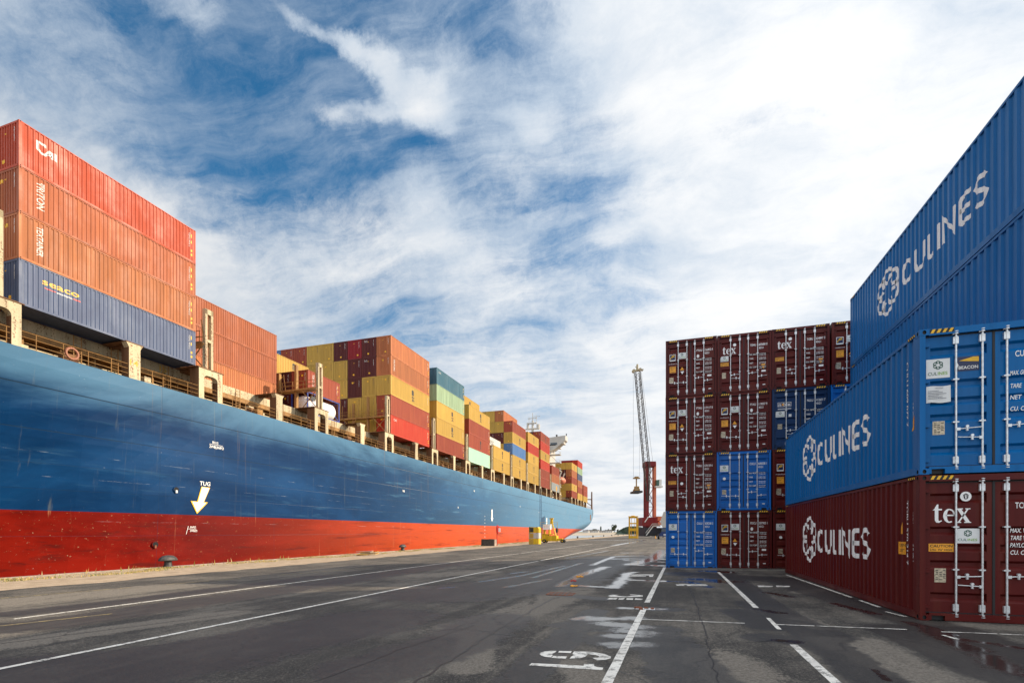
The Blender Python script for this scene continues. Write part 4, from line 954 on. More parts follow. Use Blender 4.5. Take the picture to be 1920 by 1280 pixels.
# plate seams
seam = None; lineh = None
for z_, wd_ in ((9.45, .035), (6.75, .022), (4.6, .014), (2.9, .012), (-.3, .014)):
    q = t.m('MULTIPLY', t.m('LESS_THAN', t.m('ABSOLUTE', t.m('SUBTRACT', Zs, z_)), wd_), .9 if z_ > 6 else .45); seam = q if seam is None else t.m('MAXIMUM', seam, q)
vs_ = t.m('LESS_THAN', t.m('ABSOLUTE', t.m('SUBTRACT', t.m('FRACT', t.m('DIVIDE', Yy, 11.7)), .5)), .0011)
seam = t.m('MAXIMUM', seam, t.m('MULTIPLY', vs_, .45))
hc = t.mix(seam, hc, (.012, .03, .06))
scr = None
for z_ in (5.35, 3.75, .75):
    q = t.m('LESS_THAN', t.m('ABSOLUTE', t.m('SUBTRACT', Zs, z_)), .018); scr = q if scr is None else t.m('MAXIMUM', scr, q)
hc = t.mix(t.m('MULTIPLY', t.m('MULTIPLY', scr, t.mr(t.noise(t.mapping(tcn, (0, .35, 7)), 1, 7, .8), .54, .58)), .35), hc, (.5, .55, .58))
hc = t.mix(t.mr(t.m('ADD', t.m('MULTIPLY', fine, .8), t.m('MULTIPLY', big, .2)), .635, .67, 0, .55), hc, (.46, .50, .52))
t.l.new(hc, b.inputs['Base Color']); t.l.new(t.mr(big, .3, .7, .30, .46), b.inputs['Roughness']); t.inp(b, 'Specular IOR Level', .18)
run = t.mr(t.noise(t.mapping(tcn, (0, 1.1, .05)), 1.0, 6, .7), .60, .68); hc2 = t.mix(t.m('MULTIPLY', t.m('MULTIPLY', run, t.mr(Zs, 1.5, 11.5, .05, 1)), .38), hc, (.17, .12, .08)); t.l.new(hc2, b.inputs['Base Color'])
bp = t.new('ShaderNodeBump'); t.inp(bp, 'Strength', .45); t.inp(bp, 'Distance', .06)
hh_ = t.m('SUBTRACT', t.m('ADD', t.noise(t.mapping(tcn, (1, .25, .35)), 1.0, 3, .5), t.m('MULTIPLY', horiz, .15)), t.m('MULTIPLY', seam, .4)); t.l.new(hh_, bp.inputs['Height']); t.l.new(bp.outputs[0], b.inputs['Normal'])
HULL = m
ship = empty('container_ship', (0, 0, 0), 'long blue and red container ship moored along the quay', 'ship')
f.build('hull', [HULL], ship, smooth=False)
CRM = paint('deck_cream', (.50, .42, .27), .2, 1.1, .55, .35, 4); CRM2 = paint('deck_cream_rusty', (.34, .18, .06), .2, 1.0, .6, .5, 4); DKM = simple('deck_steel', (.07, .05, .04), .8, 0, .4, 1)
RUS_SHADE = paint('rust_and_shade_brown', (.16, .08, .04), .1, 1.2, .7, .4)
# main deck, hatch coamings and hatch covers
f = MB(); 
rows = [[(grid[i][-1][0]-.02, Ys[i], DK-.02), (2*XC-grid[i][-1][0]+.02, Ys[i], DK-.02)] for i in range(len(Ys))]; add_grid(f, rows); f.build('main_deck', [DKM], ship)
BAY0, PIT = 20.2, 14.63
bays = [(-9.1, )]; BY = [BAY0+PIT*k for k in range(-2, 11)]; BY = [y_ for y_ in BY]
AFT = [203.6, 217.6, 232.6]
f = MB(); f.box(XC-13.2, -42.4, -20, 180, DK-.01, 13.5); f.box(XC-13.2, -42.4, 202, 246, DK-.01, 13.5); f.build('hatch_coaming', [RUS_SHADE], ship)  # wall dark brown: shade below the covers put into its rusty colour
f = MB(); f.box(XC-12.9, -41.5, -19.8, 179.8, 13.502, 14.33); f.box(XC-12.9, -41.5, 202.2, 245.8, 13.502, 14.33); f.build('hatch_cover', [CRM], ship)
f = MB(); f.box(-42.398, -41.25, -20, 180, 13.08, 13.49); f.box(-42.398, -41.25, 202, 246, 13.08, 13.49)
for i in range(90): 
    y_ = -18+i*2.2
    if y_ < 179: f.box(-42.398, -41.5, y_, y_+.10, DK, 13.08)
f.build('coaming_stiffener', [CRM2], ship)
f = MB()
for z_, r_ in ((12.15, .09), (11.95, .06), (12.4, .05)): f.bar((-41.6+z_*.02, -20, z_), (-41.6+z_*.02, 180, z_), r_, 8)
f.bar((-40.6, -20, 11.85), (-40.6, 180, 11.85), .13, 8); f.build('deck_pipe', [M['white'] if False else CRM], ship)
f = MB(); y_ = -18
while y_ < 262:
    if not (181 < y_ < 200): f.bar((HX-.12, y_, DK), (HX-.12, y_, DK+1.05), .024, 5)
    y_ += 1.5
for z_ in (.35, .7, 1.05): f.bar((HX-.12, -18, DK+z_), (HX-.12, 262, DK+z_), .02, 5)
f.build('deck_railing', [CRM2], ship)
r_ = random.Random(21)
for k, y0 in enumerate(BY[1:]+AFT):
    for i in range(6):
        y_ = y0+r_.uniform(.5, 11.5); x_ = r_.uniform(-42, -39.8); s_ = r_.uniform(.12, .35)
        MB().box(x_-s_, x_+s_, y_-s_, y_+s_*1.2, DK, DK+r_.uniform(.3, 1.1)).build('deck_box', [r_.choice((CRM, CRM, CRM2, RUS_SHADE))], ship)
    for i in range(3):
        y_ = y0+r_.uniform(1, 11); f = MB(); f.bar((-41.1, y_, DK), (-41.1, y_, 14.2), .04).bar((-41.1, y_+.5, DK), (-41.1, y_+.5, 14.2), .04); [f.bar((-41.1, y_, DK+.3*j), (-41.1, y_+.5, DK+.3*j), .022) for j in range(1, 9)]
        f.build('ladder', [CRM2], ship)
    y_ = y0+r_.uniform(2, 10); MB().bar((-40.2, y_, DK+.55), (-40.2, y_+.9, DK+.55), .33, 14).build('cable_reel', [RUS_SHADE], ship)
# pillars carrying the outer container stacks
def portal(y0, y1, h0, h1):
    f = MB(); a, b_ = HX-1.3, HX+.0
    w0, w1 = y0, y1; t1 = .50; N = 5
    for xx0, xx1 in ((-39.35, -38.83),):
        f.box(xx0, xx1, w0, w0+t1, h0, h1-.55); f.box(xx0, xx1, w1-t1, w1, h0, h1-.55); f.box(xx0, xx1, w0, w1, h1-.55, h1)
        for s_, yc in ((1, w0+t1), (-1, w1-t1)):
            pts = [(yc, h1-.55)]+[(yc+s_*.35*(1-math.sin(q*math.pi/2/N)), h1-.55-.35*(1-math.cos(q*math.pi/2/N))) for q in range(N+1)]
            f.prism(pts, xx0, xx1, 'x')
    f.box(-39.9, -39.351, w0+.02, w0+.12, h0, h1-.02); f.box(-39.9, -39.351, w1-.12, w1-.02, h0, h1-.02); f.box(-41.45, -39.91, w0+.3, w1-.3, h1-.16, h1-.02)
    f.box(-41.45, -38.78, w0-.15, w1+.15, h1+.001, h1+.06)
    [f.mi.__setitem__(i, 1) for i in range(len(f.mi)) if all(abs(f.v[q][1]-f.v[f.f[i][0]][1]) < 1e-6 for q in f.f[i]) or all(f.v[q][2] > h1-.18 for q in f.f[i])]; return f.mesh('lashing_portal', [CRM, RUS_SHADE])  # end faces and top edge take the dark brown, other faces cream
def column(yc, h0, h1):
    f = MB(); f.box(-39.35, -38.83, yc-.42, yc+.42, h0, h1-.35); f.prism([(yc-.42, h1-.35), (yc+.42, h1-.35), (yc+.62, h1), (yc-.62, h1)], -39.35, -38.83, 'x')
    f.box(-39.8, -39.351, yc-.3, yc-.2, h0, h1-.05); f.box(-41.45, -39.36, yc-.12, yc+.12, h1-.14, h1-.01); f.box(-41.45, -38.80, yc-.66, yc+.66, h1+.001, h1+.05); [f.mi.__setitem__(i, 1) for i in range(len(f.mi)) if all(abs(f.v[q][1]-f.v[f.f[i][0]][1]) < 1e-6 for q in f.f[i]) or all(f.v[q][2] > h1-.2 for q in f.f[i])]; return f.mesh('deck_pillar', [CRM, RUS_SHADE])  # same split: brown on end faces and cap, cream elsewhere
PM = portal(-.15, 2.2, DK, 14.28); CMn = column(0, DK, 14.28)
TT = MB(); a0, a1 = .62, 1.42
for s in (a0, a1-.22): TT.box(-39.3, -38.95, s, s+.22, 0, 5.3)
TT.box(-39.3, -38.95, a0, a1, 4.85, 5.301); TT.box(-39.28, -38.97, a0+.22, a1-.22, 2.4, 2.65)
TT = TT.mesh('lashing_tower', [CRM])
LB = MB()
for i in range(6): x_ = -42.3-i*2.5-i*.0; LB.box(x_-.14, x_+.14, .75, 1.1, -.1, 4.6 if i % 2 else 5.4)
LB.box(-54.6, -39.3, .45, 1.5, 2.25, 2.4)
for z_ in (2.8, 3.3): LB.bar((-54.6, .42, z_), (-39.3, .42, z_), .03, 4); LB.bar((-54.6, 1.52, z_), (-39.3, 1.52, z_), .03, 4)
for i in range(11): x_ = -39.4-i*1.5; LB.bar((x_, .42, 2.4), (x_, .42, 3.3), .03, 4); LB.bar((x_+.3, .6, 2.4), (x_+.3+.2*(i % 3-1), .5, 4.3), .045, 4)
for i in range(3): x_ = -41.2-i*5; LB.bar((x_, .5, 0), (x_+2.2, .5, 2.2), .05, 4); LB.bar((x_+2.2, .5, 0), (x_, .5, 2.2), .05, 4)
LB = LB.mesh('lashing_bridge', [CRM2])
gaps = [y_-2.25 for y_ in BY[1:]]+[BY[-1]+12.35]+[AFT[0]-2.2, AFT[1]-1.9, AFT[2]-2.6]
for y_ in gaps:
    inst(PM, 'lashing_portal', ship, None, (0, y_+.05, 0))
    if y_ < 190: inst(TT, 'lashing_tower', ship, None, (0, y_, 14.35)); inst(LB, 'lashing_bridge', ship, None, (0, y_, 14.35))
for y_ in BY[1:]+AFT: inst(CMn, 'deck_pillar', ship, None, (0, y_+6.9, 0))
# deck frame numbers
f = Flat(); ms_ = lambda u, v, l: (-42.145+.0, u, v)
f.text('13', 20.9, 13.2, .5, .62)
YN = simple('yellow_number', (.62, .40, .06), .7)
f.build('frame_number', [YN], ship, lambda u, v, l: (-41.49, u, v+.5)); Flat().text('15', 31.0, 13.2, .5, .62).build('frame_number', [YN], ship, lambda u, v, l: (-41.49, u, v+.5)); f = Flat(); f.text('14', 26.75, 12.6, .45, .6); f.build('frame_number', [YN], ship, lambda u, v, l: (-38.82, u, v))
# hull markings
mh = lambda u, v, l: (hx(u, v)+.035+l, u, v)
f = Flat(); cu_ = [30+.25*i for i in range(24)]
ap = [(33.55, 3.92), (32.73, 3.94), (32.35, 2.62), (31.78, 2.64), (32.35, 1.55), (33.35, 2.6), (32.98, 2.61)]
f.L = 0; f.poly([ap[0], ap[1], ap[2], ap[6]]).poly([ap[3], ap[4], ap[5]])
f.L = 1; f.poly([(33.47, 3.86), (32.79, 3.88), (32.44, 2.60), (32.91, 2.57)]).poly([(31.93, 2.585), (32.36, 1.70), (33.18, 2.545)])
cvh = [1.5+.25*i for i in range(11)]
f.build('tug_arrow', [M['yellow'], M['white']], ship, mh, cu_, cvh, lift=.006)
def hmark(fn, nm='hull_marking'):
    f = Flat(); fn(f); f.build(nm, [M['white']], ship, mh, cu_+[18.5, 18.75, 19, 19.25], cvh+[0, 6.9, 7.2, 7.6], lift=.004)
hmark(lambda f: f.text('TUG', 32.55, 4.05, .36, 1.0, shear=.1), 'tug_lettering')
hmark(lambda f: (f.text('FR113', 33.75, 7.85, .22, .58), f.text('2WB|3HFO', 33.45, 7.45, .24, 1.45, shear=.1), f.rect(33.45, 34.8, 7.76, 7.79)))
hmark(lambda f: (f.text('3HFO', 31.75, .33, .16, .5, shear=.2), f.text('2WB(P)', 31.75, .02, .16, .62, shear=.2), f.rect(31.6, 32.3, .24, .27), f.stroke([(31.45, -.2), (31.62, .5)], .035)))
hmark(lambda f: (f.text('2.WB', 18.6, 7.0, .24, .75), f.rect(18.6, 19.45, 7.32, 7.35)))
hmark(lambda f: (f.poly([(105.75, 5.1), (106.45, 5.1), (106.45, 3.2), (105.75, 3.2)]).poly([(105.3, 3.2), (106.9, 3.2), (106.1, 2.3)])), 'tug_arrow')
for i in range(7): hmark(lambda f: f.circle(101.5, 3.4-i*.75, .12, 8), 'draught_mark')
for y_, z_, s_ in ((66.5, 6.05, 'WB'), (87, 4.5, 'FO'), (128, 6.7, 'WB'), (95, 8.3, 'WB'), (148, 5.8, 'WB')): hmark(lambda f: f.text(s_, y_, z_, .35))
for y_, z_ in ((158, 4.2), (164, 3.9)): hmark(lambda f: f.rect(y_, y_+1.0, z_-2.4, z_+.4), 'white_stripe')
HOLE = simple('outlet_black', (.008, .008, .01), .8)  # flat black disc: the dark inside of each outlet put in as colour
for (y_, z_, r0) in ((30.55, 3.5, .23), (29.1, -1.02, .23)):
    f = MB(); xx = hx(y_, z_)
    for i in range(14):
        a, b_ = 2*math.pi*i/14, 2*math.pi*(i+1)/14; f.bar((xx+.02, y_+math.cos(a)*r0, z_+math.sin(a)*r0), (xx+.02, y_+math.cos(b_)*r0, z_+math.sin(b_)*r0), .035, 5)
    o = f.build('overboard_outlet', [HULL], ship); f = Flat().circle(y_, z_, r0); f.build('outlet_dark_disc', [HOLE], o, lambda u, v, l: (hx(u, v)+.03, u, v)); MB().box(xx+.03, xx+.10, y_-.08, y_+.08, z_-r0-.05, z_-.05).build('outlet_lip', [M['galv'] if z_ > 0 else M['rusty']], o)
MB().box(hx(252, 7.2)-.5, hx(252, 7.2)+.06, 251, 254, 5.9, 8.8).build('mooring_recess', [RUS_SHADE], ship)
# lifebuoy on the railing
f = MB()
for i in range(16):
    a, b_ = 2*math.pi*i/16, 2*math.pi*(i+1)/16; f.bar((HX-.02, 22.95+math.cos(a)*.36, DK+.52+math.sin(a)*.36), (HX-.02, 22.95+math.cos(b_)*.36, DK+.52+math.sin(b_)*.36), .085, 6)
f.build('lifebuoy', [simple('lifebuoy_orange', (.33, .12, .06), .6)], ship)
# accommodation block, bridge and mast
SW = simple('superstructure_white', (.50, .47, .42), .5, 0, .08, .3)
f = MB(); f.box(XC-12, -44.6, 184.5, 197, DK, 33.2); f.build('deckhouse', [SW], ship)
f = MB(); f.box(2*XC-HX, HX-3, 186, 196, 33.2, 33.5); f.box(2*XC-HX-.0, HX, 186.2, 189.8, 33.7, 34.4); f.box(XC-12, -46, 186.5, 195, 33.5, 36.4)
f.build('bridge_deck', [SW], ship)
f = MB(); f.prism([(HX-7, 36.2), (HX+.6, 36.8), (HX+.6, 35.0), (HX-3.8, 31.6), (HX-5.8, 31.2), (HX-7, 32.6)], 186, 190.2); o = f.build('bridge_wing', [SW], ship)
f = MB(); f.box(HX-5.2, HX-2.6, 185.9, 186.05, 33.5, 34.2); f.build('wing_window', [BG], o)
f = MB(); f.bar((HX-3.2, 188, 36.3), (HX-3.2, 188, 37.6), .35, 8); f.bar((HX+.8, 187, 36.8), (HX+.8, 187, 37.6), .2, 6); f.build('searchlight', [M['dark']], o)
for i in range(11): MB().box(XC+11-i*2.0-1.4, XC+11-i*2.0, 186.42, 186.5, 34.8, 35.9).build('bridge_window', [BG], ship)
f = MB()
for i in range(6): z_ = 14+i*3.1; f.box(-44.599, -40.2, 185, 188.5, z_, z_+.15); [f.bar((-40.3, 185+j*.9, z_), (-40.3, 185+j*.9, z_+1.1), .05, 4) for j in range(4)]; f.bar((-40.3, 185, z_+1.1), (-40.3, 188.4, z_+1.1), .05, 4); f.bar((-44.5, 185, z_+1.1), (-40.3, 185, z_+1.1), .05, 4); f.bar((-44, 185.4, z_), (-41, 185.4, z_-3), .12, 4)
f.build('exterior_stair', [SW], ship)
LBT = simple('lifeboat_orange', (.55, .16, .08), .5)
f = MB(); f.lathe([(.1, -3.6), (1.0, -3.1), (1.35, -1.5), (1.4, 1.5), (1.0, 3.1), (.1, 3.6)], (0, 0, 0), 14); f.v = [(-41.2+x_, 193.5+z_, 20.3+y_) for x_, y_, z_ in f.v]; f.build('lifeboat', [LBT], ship, smooth=True)
f = MB(); f.bar((-43.5, 190.5, 17), (-40.6, 190.5, 23.6), .25).bar((-43.5, 196.5, 17), (-40.6, 196.5, 23.6), .25); f.build('lifeboat_davit', [SW], ship)
x_m = -52.5
f = MB(); f.bar((x_m, 191, 36.4), (x_m, 191, 44.5), .55, 8, .4); f.box(x_m-2.8, x_m+2.8, 190.2, 191.8, 40.9, 41.3); f.box(x_m-1.7, x_m+1.7, 190.4, 191.6, 43.2, 43.5)
f.bar((x_m-2.0, 191, 41.3), (x_m-2.0, 191, 43.6), .5, 8).bar((x_m+2.3, 191, 41.3), (x_m+2.3, 191, 42.8), .7, 8); f.bar((x_m, 191, 44), (x_m, 191, 47.5), .12); f.bar((x_m-1.5, 191, 43.5), (x_m-1.5, 191, 46), .08).bar((x_m+1.5, 191, 43.5), (x_m+1.5, 191, 46.6), .08); f.bar((x_m, 191, 46), (x_m+3.2, 191, 46), .08); f.box(x_m-1.9, x_m+1.9, 190.7, 191.0, 45.2, 45.4)
f.build('radar_mast', [SW], ship)
f = MB(); f.bar((HX-.6, 260.5, DK-3), (HX-.6, 260.5, 21), .5, 6, .35).bar((HX-.6, 260.5, 17), (HX-5, 258, 17), .25).bar((HX-5, 258, 17), (HX-.6, 260, 13.5), .2).bar((HX-5, 258, DK), (HX-5, 258, 17), .3); f.build('stern_mast', [RUS_SHADE], ship)
f = MB(); f.box(XC-14, HX-1.0, 246, 246.4, DK, 13.4); f.build('stern_bulwark', [CRM], ship)

# ------------------------------------------------------------------ containers on the ship
ORD = ['first', 'second', 'third', 'fourth', 'fifth', 'sixth', 'seventh', 'eighth', 'ninth', 'tenth', 'eleventh', 'twelfth', 'thirteenth', 'fourteenth']
CN = dict(coral='coral red', rust='rust brown', salmon='salmon pink', slate='slate blue', mustard='mustard yellow', red='bright red', crimson='crimson', oxblood='dark oxblood', brownred='brownish red', teal='weathered teal', palegreen='rust stained pale green', mint='mint green', white='white', grey='grey', shipblue='cobalt blue', maroon='dark maroon')
def shipbox(bay, row, tier, col, ntier, typ='40h', y=None, z=14.36, logo=None, top=None, xoff=None):
    """one container on the ship; tier 1 = bottom"""
    k = MS[typ]; x = -39.1-W-(row-1)*2.5 if xoff is None else xoff
    rl = 1
    tn = 'top' if tier == ntier else ('bottom' if tier == 1 else ORD[ntier-tier]+' from top')
    rn = 'outermost column' if row == 1 else ORD[row-1]+' column inboard'
    lb = '%s container, %s in %s, %s ship bay from left' % (CN[col], tn, rn, ORD[bay-1])
    e = empty('shipping_container', (x, y, z), lb, 'container', 'containers stacked on the ship deck'); cm = K[col]
    for nm, me in (('frame', k['frame']), ('roof_and_floor', k['roof']), ('side_panel', k['left']), ('side_panel', k['right']), ('end_panel', k['front']), ('end_panel', k['back'])): inst(me, nm, e, cm)
    H = k['H']; L = k['L']
    mp = lambda u, v, l: (W-.012-dep(k['PS'], u)+.004+l, u, v); cu = [a for a, _ in k['PS']]
    me_ = lambda u, v, l: (u, .014+dep(PE, u)-.004-l, v); ce = [a for a, _ in PE]
    if bay <= 6 and (row == 1 or top):
        f = Flat(); f.text('TGHU 4418 2', L-.62, H-.45, .10, 1.2, rot=-math.pi/2)
        f.L = 1
        if col != 'mustard': f.rect(L-.42, L-.34, H-1.3, H-1.05); f.rect(L-.42, L-.34, H-.8, H-.5); f.rect(L-.42, L-.30, H-2.0, H-1.8); f.rect(L-.42, L-.30, .55, .75)
        f.build('side_code', [M['oldwhite'], M['yellow']], e, mp, cu)
    rr = random.Random(bay*100+row*10+tier)
    if bay in (1, 4, 8, 10, 12, 3):
        f = Flat(); f.text('MSKU 203714', 1.95, H-.35, .07, .9, rot=-math.pi/2); f.L = 1
        xx = rr.uniform(.5, 1.6); zz = rr.choice((.45, H-.75)); f.rect(xx, xx+.26, zz, zz+.22); f.poly([(1.0, H-.62), (1.16, H-.62), (1.08, H-.48)])
        f.build('end_marking', [M['white'] if col != 'mustard' else M['navy'], M['yellow']], e, me_, ce)
    if logo:
        f = Flat(); mt = M['oldwhite']; mapp = mp; cc = cu
        if logo == 'cai':
            f.stroke([(.62, .78), (.62, 1), (.05, 1), (.05, .25), (.3, .0), (.62, .0), (.95, .62), (1.15, .62), (1.15, 0)], .14, x=.95, y=H-1.28, sx=.72, sy=.62); f.stroke([(.8, .25), (1.15, .25)], .12, x=.95, y=H-1.28, sx=.72, sy=.62); f.stroke([(1.5, .8), (1.5, 0)], .16, x=.9, y=H-1.28, sx=.72, sy=.62)
        elif logo == 'seaco':
            mt = M['yellow']; f.text('seaco', 1.25, H-1.05, .42, 2.1); f.L = 1; f.rect(1.35, 2.0, H-1.3, H-1.24); f.L = 2; f.text('seacocontainers', 2.05, H-1.32, .14, .9); f.L = 1; f.rect(3.0, 3.45, H-1.3, H-1.22)
        elif logo == 'triton': f.text('TRITON', .95, H-.35, .42, 1.75, rot=-math.pi/2); f.text('tal', 1.15, H-.32, .16, .3, rot=-math.pi/2)
        elif logo == 'textainer': f.text('TEXTAINER', .95, H-.35, .36, 1.9, rot=-math.pi/2)
        elif logo == 'msc': mt = M['dark']; msc(f, L*.52, H*.22, 1.7)
        elif logo == 'small': f.text('CAI', .9, H-.75, .34, .75)
        elif logo == 'vert': f.text('TRITON', .8, H-.35, .34, 1.7, rot=-math.pi/2)
        elif logo == 'tex': texlogo(f, .35, H-.62, .36); mapp = me_; cc = ce
        elif logo == 'big': mt = M['dark']; f.text('HEREX', 2.2, H-1.7, 1.0, 5.0)
        elif logo == 'spot': mt = M['orange']; f.circle(7.5, 1.2, .9)
        f.build('logo', [mt, M['red'], M['white']], e, mapp, cc)
    return e
def stack(bay, row, cols, y, typ='40h', z=14.36, logos=None, first=1, n=None):
    n = n or (len(cols)+first-1); H = MS[typ]['H']+.012
    for i, c_ in enumerate(cols):
        t_ = first+i
        if c_: shipbox(bay, row, t_, c_, n, typ, y, z+(t_-1)*H, (logos or {}).get(t_))
B = lambda k: BAY0+PIT*(k-1)
stack(1, 1, ['slate', 'salmon', 'rust', 'coral'], B(1), logos={1: 'seaco', 2: 'textainer', 3: 'triton', 4: 'cai'})
stack(1, 2, ['brownred', 'rust', 'rust', 'brownred'], B(1))
for r0 in (3, 4): stack(1, r0, ['rust', 'brownred', 'oxblood'], B(1))
stack(2, 3, ['salmon', 'rust', 'rust'], B(2)-.05); stack(2, 4, ['brownred', 'rust', 'mustard'], B(2)-.05)
# bay 3: tank container and twenty-foot boxes
y3 = B(3)-.2; x3 = -41.65-W
stack(3, 3, ['oxblood', 'oxblood'], y3, '20s', logos={2: 'tex'})
shipbox(3, 2, 2, 'brownred', 2, '20s', y3, 14.36+2.603, 'vert', True)
stack(3, 4, ['mustard', 'mustard', 'mustard'], y3, '20s', logos={3: 'msc'}); stack(3, 5, ['mustard', 'mustard'], y3, '20s')
e = empty('tank_container', (x3, y3, 14.36), 'white tank container in a blue frame under the pale red box', 'tank container')
FB = simple('tank_frame_blue', (.03, .06, .30), .5)
f = MB(); Lq, Hq = L20, HS
for xx in (0, W-.12):
    for yy in (0, Lq-.12): f.box(xx, xx+.12, yy, yy+.12, 0, Hq)
    f.box(xx+.01, xx+.11, .12, Lq-.12, Hq-.11, Hq-.01); f.box(xx+.01, xx+.11, .12, Lq-.12, .01, .12)
    for s_ in (0, 1): f.bar((xx+.06, .1 if not s_ else Lq-.1, .1), (xx+.06, .9 if not s_ else Lq-.9, Hq*.25), .05, 4)
for yy in (.01, Lq-.11): f.box(.12, W-.12, yy, yy+.1, .01, .12); f.box(.12, W-.12, yy, yy+.1, Hq-.11, Hq-.01)
f.build('frame', [FB], e)
f = MB(); prof = [(.05, .18), (.55, .26), (.95, .45), (1.10, .75), (1.12, Lq-.75), (.95, Lq-.45), (.55, Lq-.26), (.05, Lq-.18)]
f.lathe([(r_, z_) for r_, z_ in prof], (0, 0, 0), 28); f.v = [(W/2+x_, z_, 1.26+y_) for x_, y_, z_ in f.v]; f.build('tank', [M['white']], e, smooth=True)
f = MB(); f.bar((W-.05, .9, .2), (W-.05, .9, 2.4), .02, 4).bar((W-.05, 1.25, .2), (W-.05, 1.25, 2.4), .02, 4); [f.bar((W-.05, .9, .3+.3*i), (W-.05, 1.25, .3+.3*i), .015, 4) for i in range(7)]; f.build('ladder', [FB], e); MB().box(W-.06, W-.02, .6, 1.4, 1.7, 2.2).build('information_plate', [M['dark']], e)
# bay 4
Y4 = B(4)-.95
f4 = {1: (['red', 'brownred', 'mustard', 'salmon', 'salmon'], {1: 'small', 3: 'msc', 4: 'vert'}), 2: (['mustard', 'mustard', 'mustard', 'oxblood', 'oxblood'], {4: 'tex', 5: 'tex'}), 3: (['mustard', 'mustard', 'oxblood', 'oxblood', 'crimson'], None),
      4: (['oxblood', 'oxblood', 'mustard', 'mustard', 'oxblood'], None), 5: ([None, 'oxblood', 'mustard', 'mustard', 'mustard'], None), 6: ([None, None, None, 'mustard', 'mustard'], None),
      7: ([None, None, None, 'brownred', 'brownred'], None), 8: ([None, None, None, 'rust', 'brownred'], None), 9: ([None, None, None, None, 'shipblue'], None)}
for r0, (c_, lg) in f4.items(): stack(4, r0, c_, B(4)-.35, logos=lg)
stack(5, 1, ['brownred', 'mustard', 'mustard', 'palegreen', 'teal'], B(5), logos={2: 'msc', 3: 'msc', 5: 'small'}); stack(5, 2, [None, None, 'mustard', 'oxblood', 'brownred'], B(5))
stack(6, 1, ['mint', 'brownred', 'brownred', 'mustard'], B(6), logos={2: 'msc', 4: 'msc'}); stack(6, 2, [None, None, 'mustard', 'oxblood', 'mustard'], B(6), logos={5: 'msc'})
stack(7, 1, ['mustard', 'mustard'], B(7), logos={1: 'msc', 2: 'msc'}); stack(7, 2, [None, 'brownred', 'white'], B(7), logos={3: 'big'})
stack(8, 1, ['mustard', 'mustard', 'shipblue', 'mustard', 'brownred'], B(8), logos={1: 'msc', 2: 'msc', 4: 'msc'})
stack(8, 2, [None, 'mustard', 'mustard', 'oxblood', 'mustard', 'salmon'], B(8)); stack(8, 3, [None, None, 'crimson', 'oxblood', 'mustard', 'mustard'], B(8)); stack(8, 4, [None, None, None, 'crimson', 'mustard', 'mustard'], B(8)); stack(8, 5, [None, None, None, 'mustard', 'oxblood', 'oxblood'], B(8))
stack(9, 1, ['mustard', 'mustard', 'mustard', 'red', 'mustard'], B(9), logos={1: 'msc', 2: 'msc', 3: 'msc', 5: 'msc'}); stack(9, 2, [None, None, None, 'oxblood', 'oxblood'], B(9))
stack(10, 1, ['brownred', 'brownred', 'red', 'mustard', 'red', 'brownred'], B(10), logos={4: 'msc', 6: 'msc'}); stack(10, 2, [None, None, None, None, 'brownred', 'oxblood'], B(10)); stack(10, 3, [None, None, None, None, 'mustard', 'mustard'], B(10))
stack(11, 1, ['grey', 'salmon', 'brownred'], B(11)+.8, logos={1: 'spot'})
stack(12, 1, ['brownred', 'mustard', 'brownred', 'salmon', 'mustard'], AFT[0], logos={2: 'msc', 5: 'msc'})
for r0 in (2, 3, 4, 5, 6): stack(12, r0, ['mustard' if r0 != 3 else 'oxblood', 'mustard' if r0 == 2 else 'oxblood', 'oxblood', 'brownred' if r0 > 3 else 'oxblood', 'mustard'], AFT[0])
stack(13, 1, ['mustard', 'brownred', 'salmon', 'slate', 'palegreen', 'red'], AFT[1], logos={1: 'msc'}); stack(13, 2, [None, None, None, None, 'oxblood', 'crimson'], AFT[1]); stack(13, 3, [None, None, None, None, 'oxblood', 'crimson'], AFT[1])
stack(14, 1, ['mustard', 'brownred', 'brownred'], AFT[2], '40s')

# ------------------------------------------------------------------ containers on the quay
HG = HH+.012
XA, YA, ZA = 4.755, 11.93, -1.764
g_near = 'near container stack on the right'
door_container(XA, YA, ZA, 'near_tex', 'maroon', 'dark maroon container resting on the asphalt under the blue one, yellow CAUTION sticker', g_near, ('TCNU', '570214 7'), 'text')
door_container(XA, YA, ZA+HG, 'near_blue', 'blue', 'blue container with BEACON sticker on top of the dark maroon one', g_near, ('CULU', '609077 7'), 'text')
XB = 7.27
def plain_box(x, y, z, col, lb, grp, logo=False, code=False):
    k = MS['40h']; e = empty('shipping_container', (x, y, z), lb, 'container', grp); cm = K[col]
    for nm, me in (('frame', k['frame']), ('roof_and_floor', k['roof']), ('side_panel', k['left']), ('side_panel', k['right']), ('end_panel', k['front']), ('end_panel', k['back'])): inst(me, nm, e, cm)
    if logo:
        ms = lambda u, v, l: (.012+dep(PS40, L40-u)-.004-l, L40-u, v); q = Flat(); flower(q, 24.12-20.4, 1.50, .95, .80, .125); q.build('flower_logo', [M['white']], e, ms, [L40-a for a, _ in PS40])
        q = Flat(); culines(q, 24.12-19.05, 1.12, .68, RIDG, .125); q.build('side_lettering', [M['white']], e, ms, [L40-a for a, _ in PS40])
    [inst(h_, 'hazard_marking', e) for h_ in HAZ[2:]]
    return e
cols_b = ['maroon', 'blue', 'blue', 'blue']
for i in range(4):
    plain_box(XB, 12.19, ZA+i*HG, cols_b[i], ['maroon container standing on the ground hidden behind the near stack', 'blue container on the second level behind the near stack', 'blue container without logo directly under the highest one', 'highest blue container, white CULINES lettering against the sky'][i], 'tall container stack behind the near stack', logo=(i == 3))
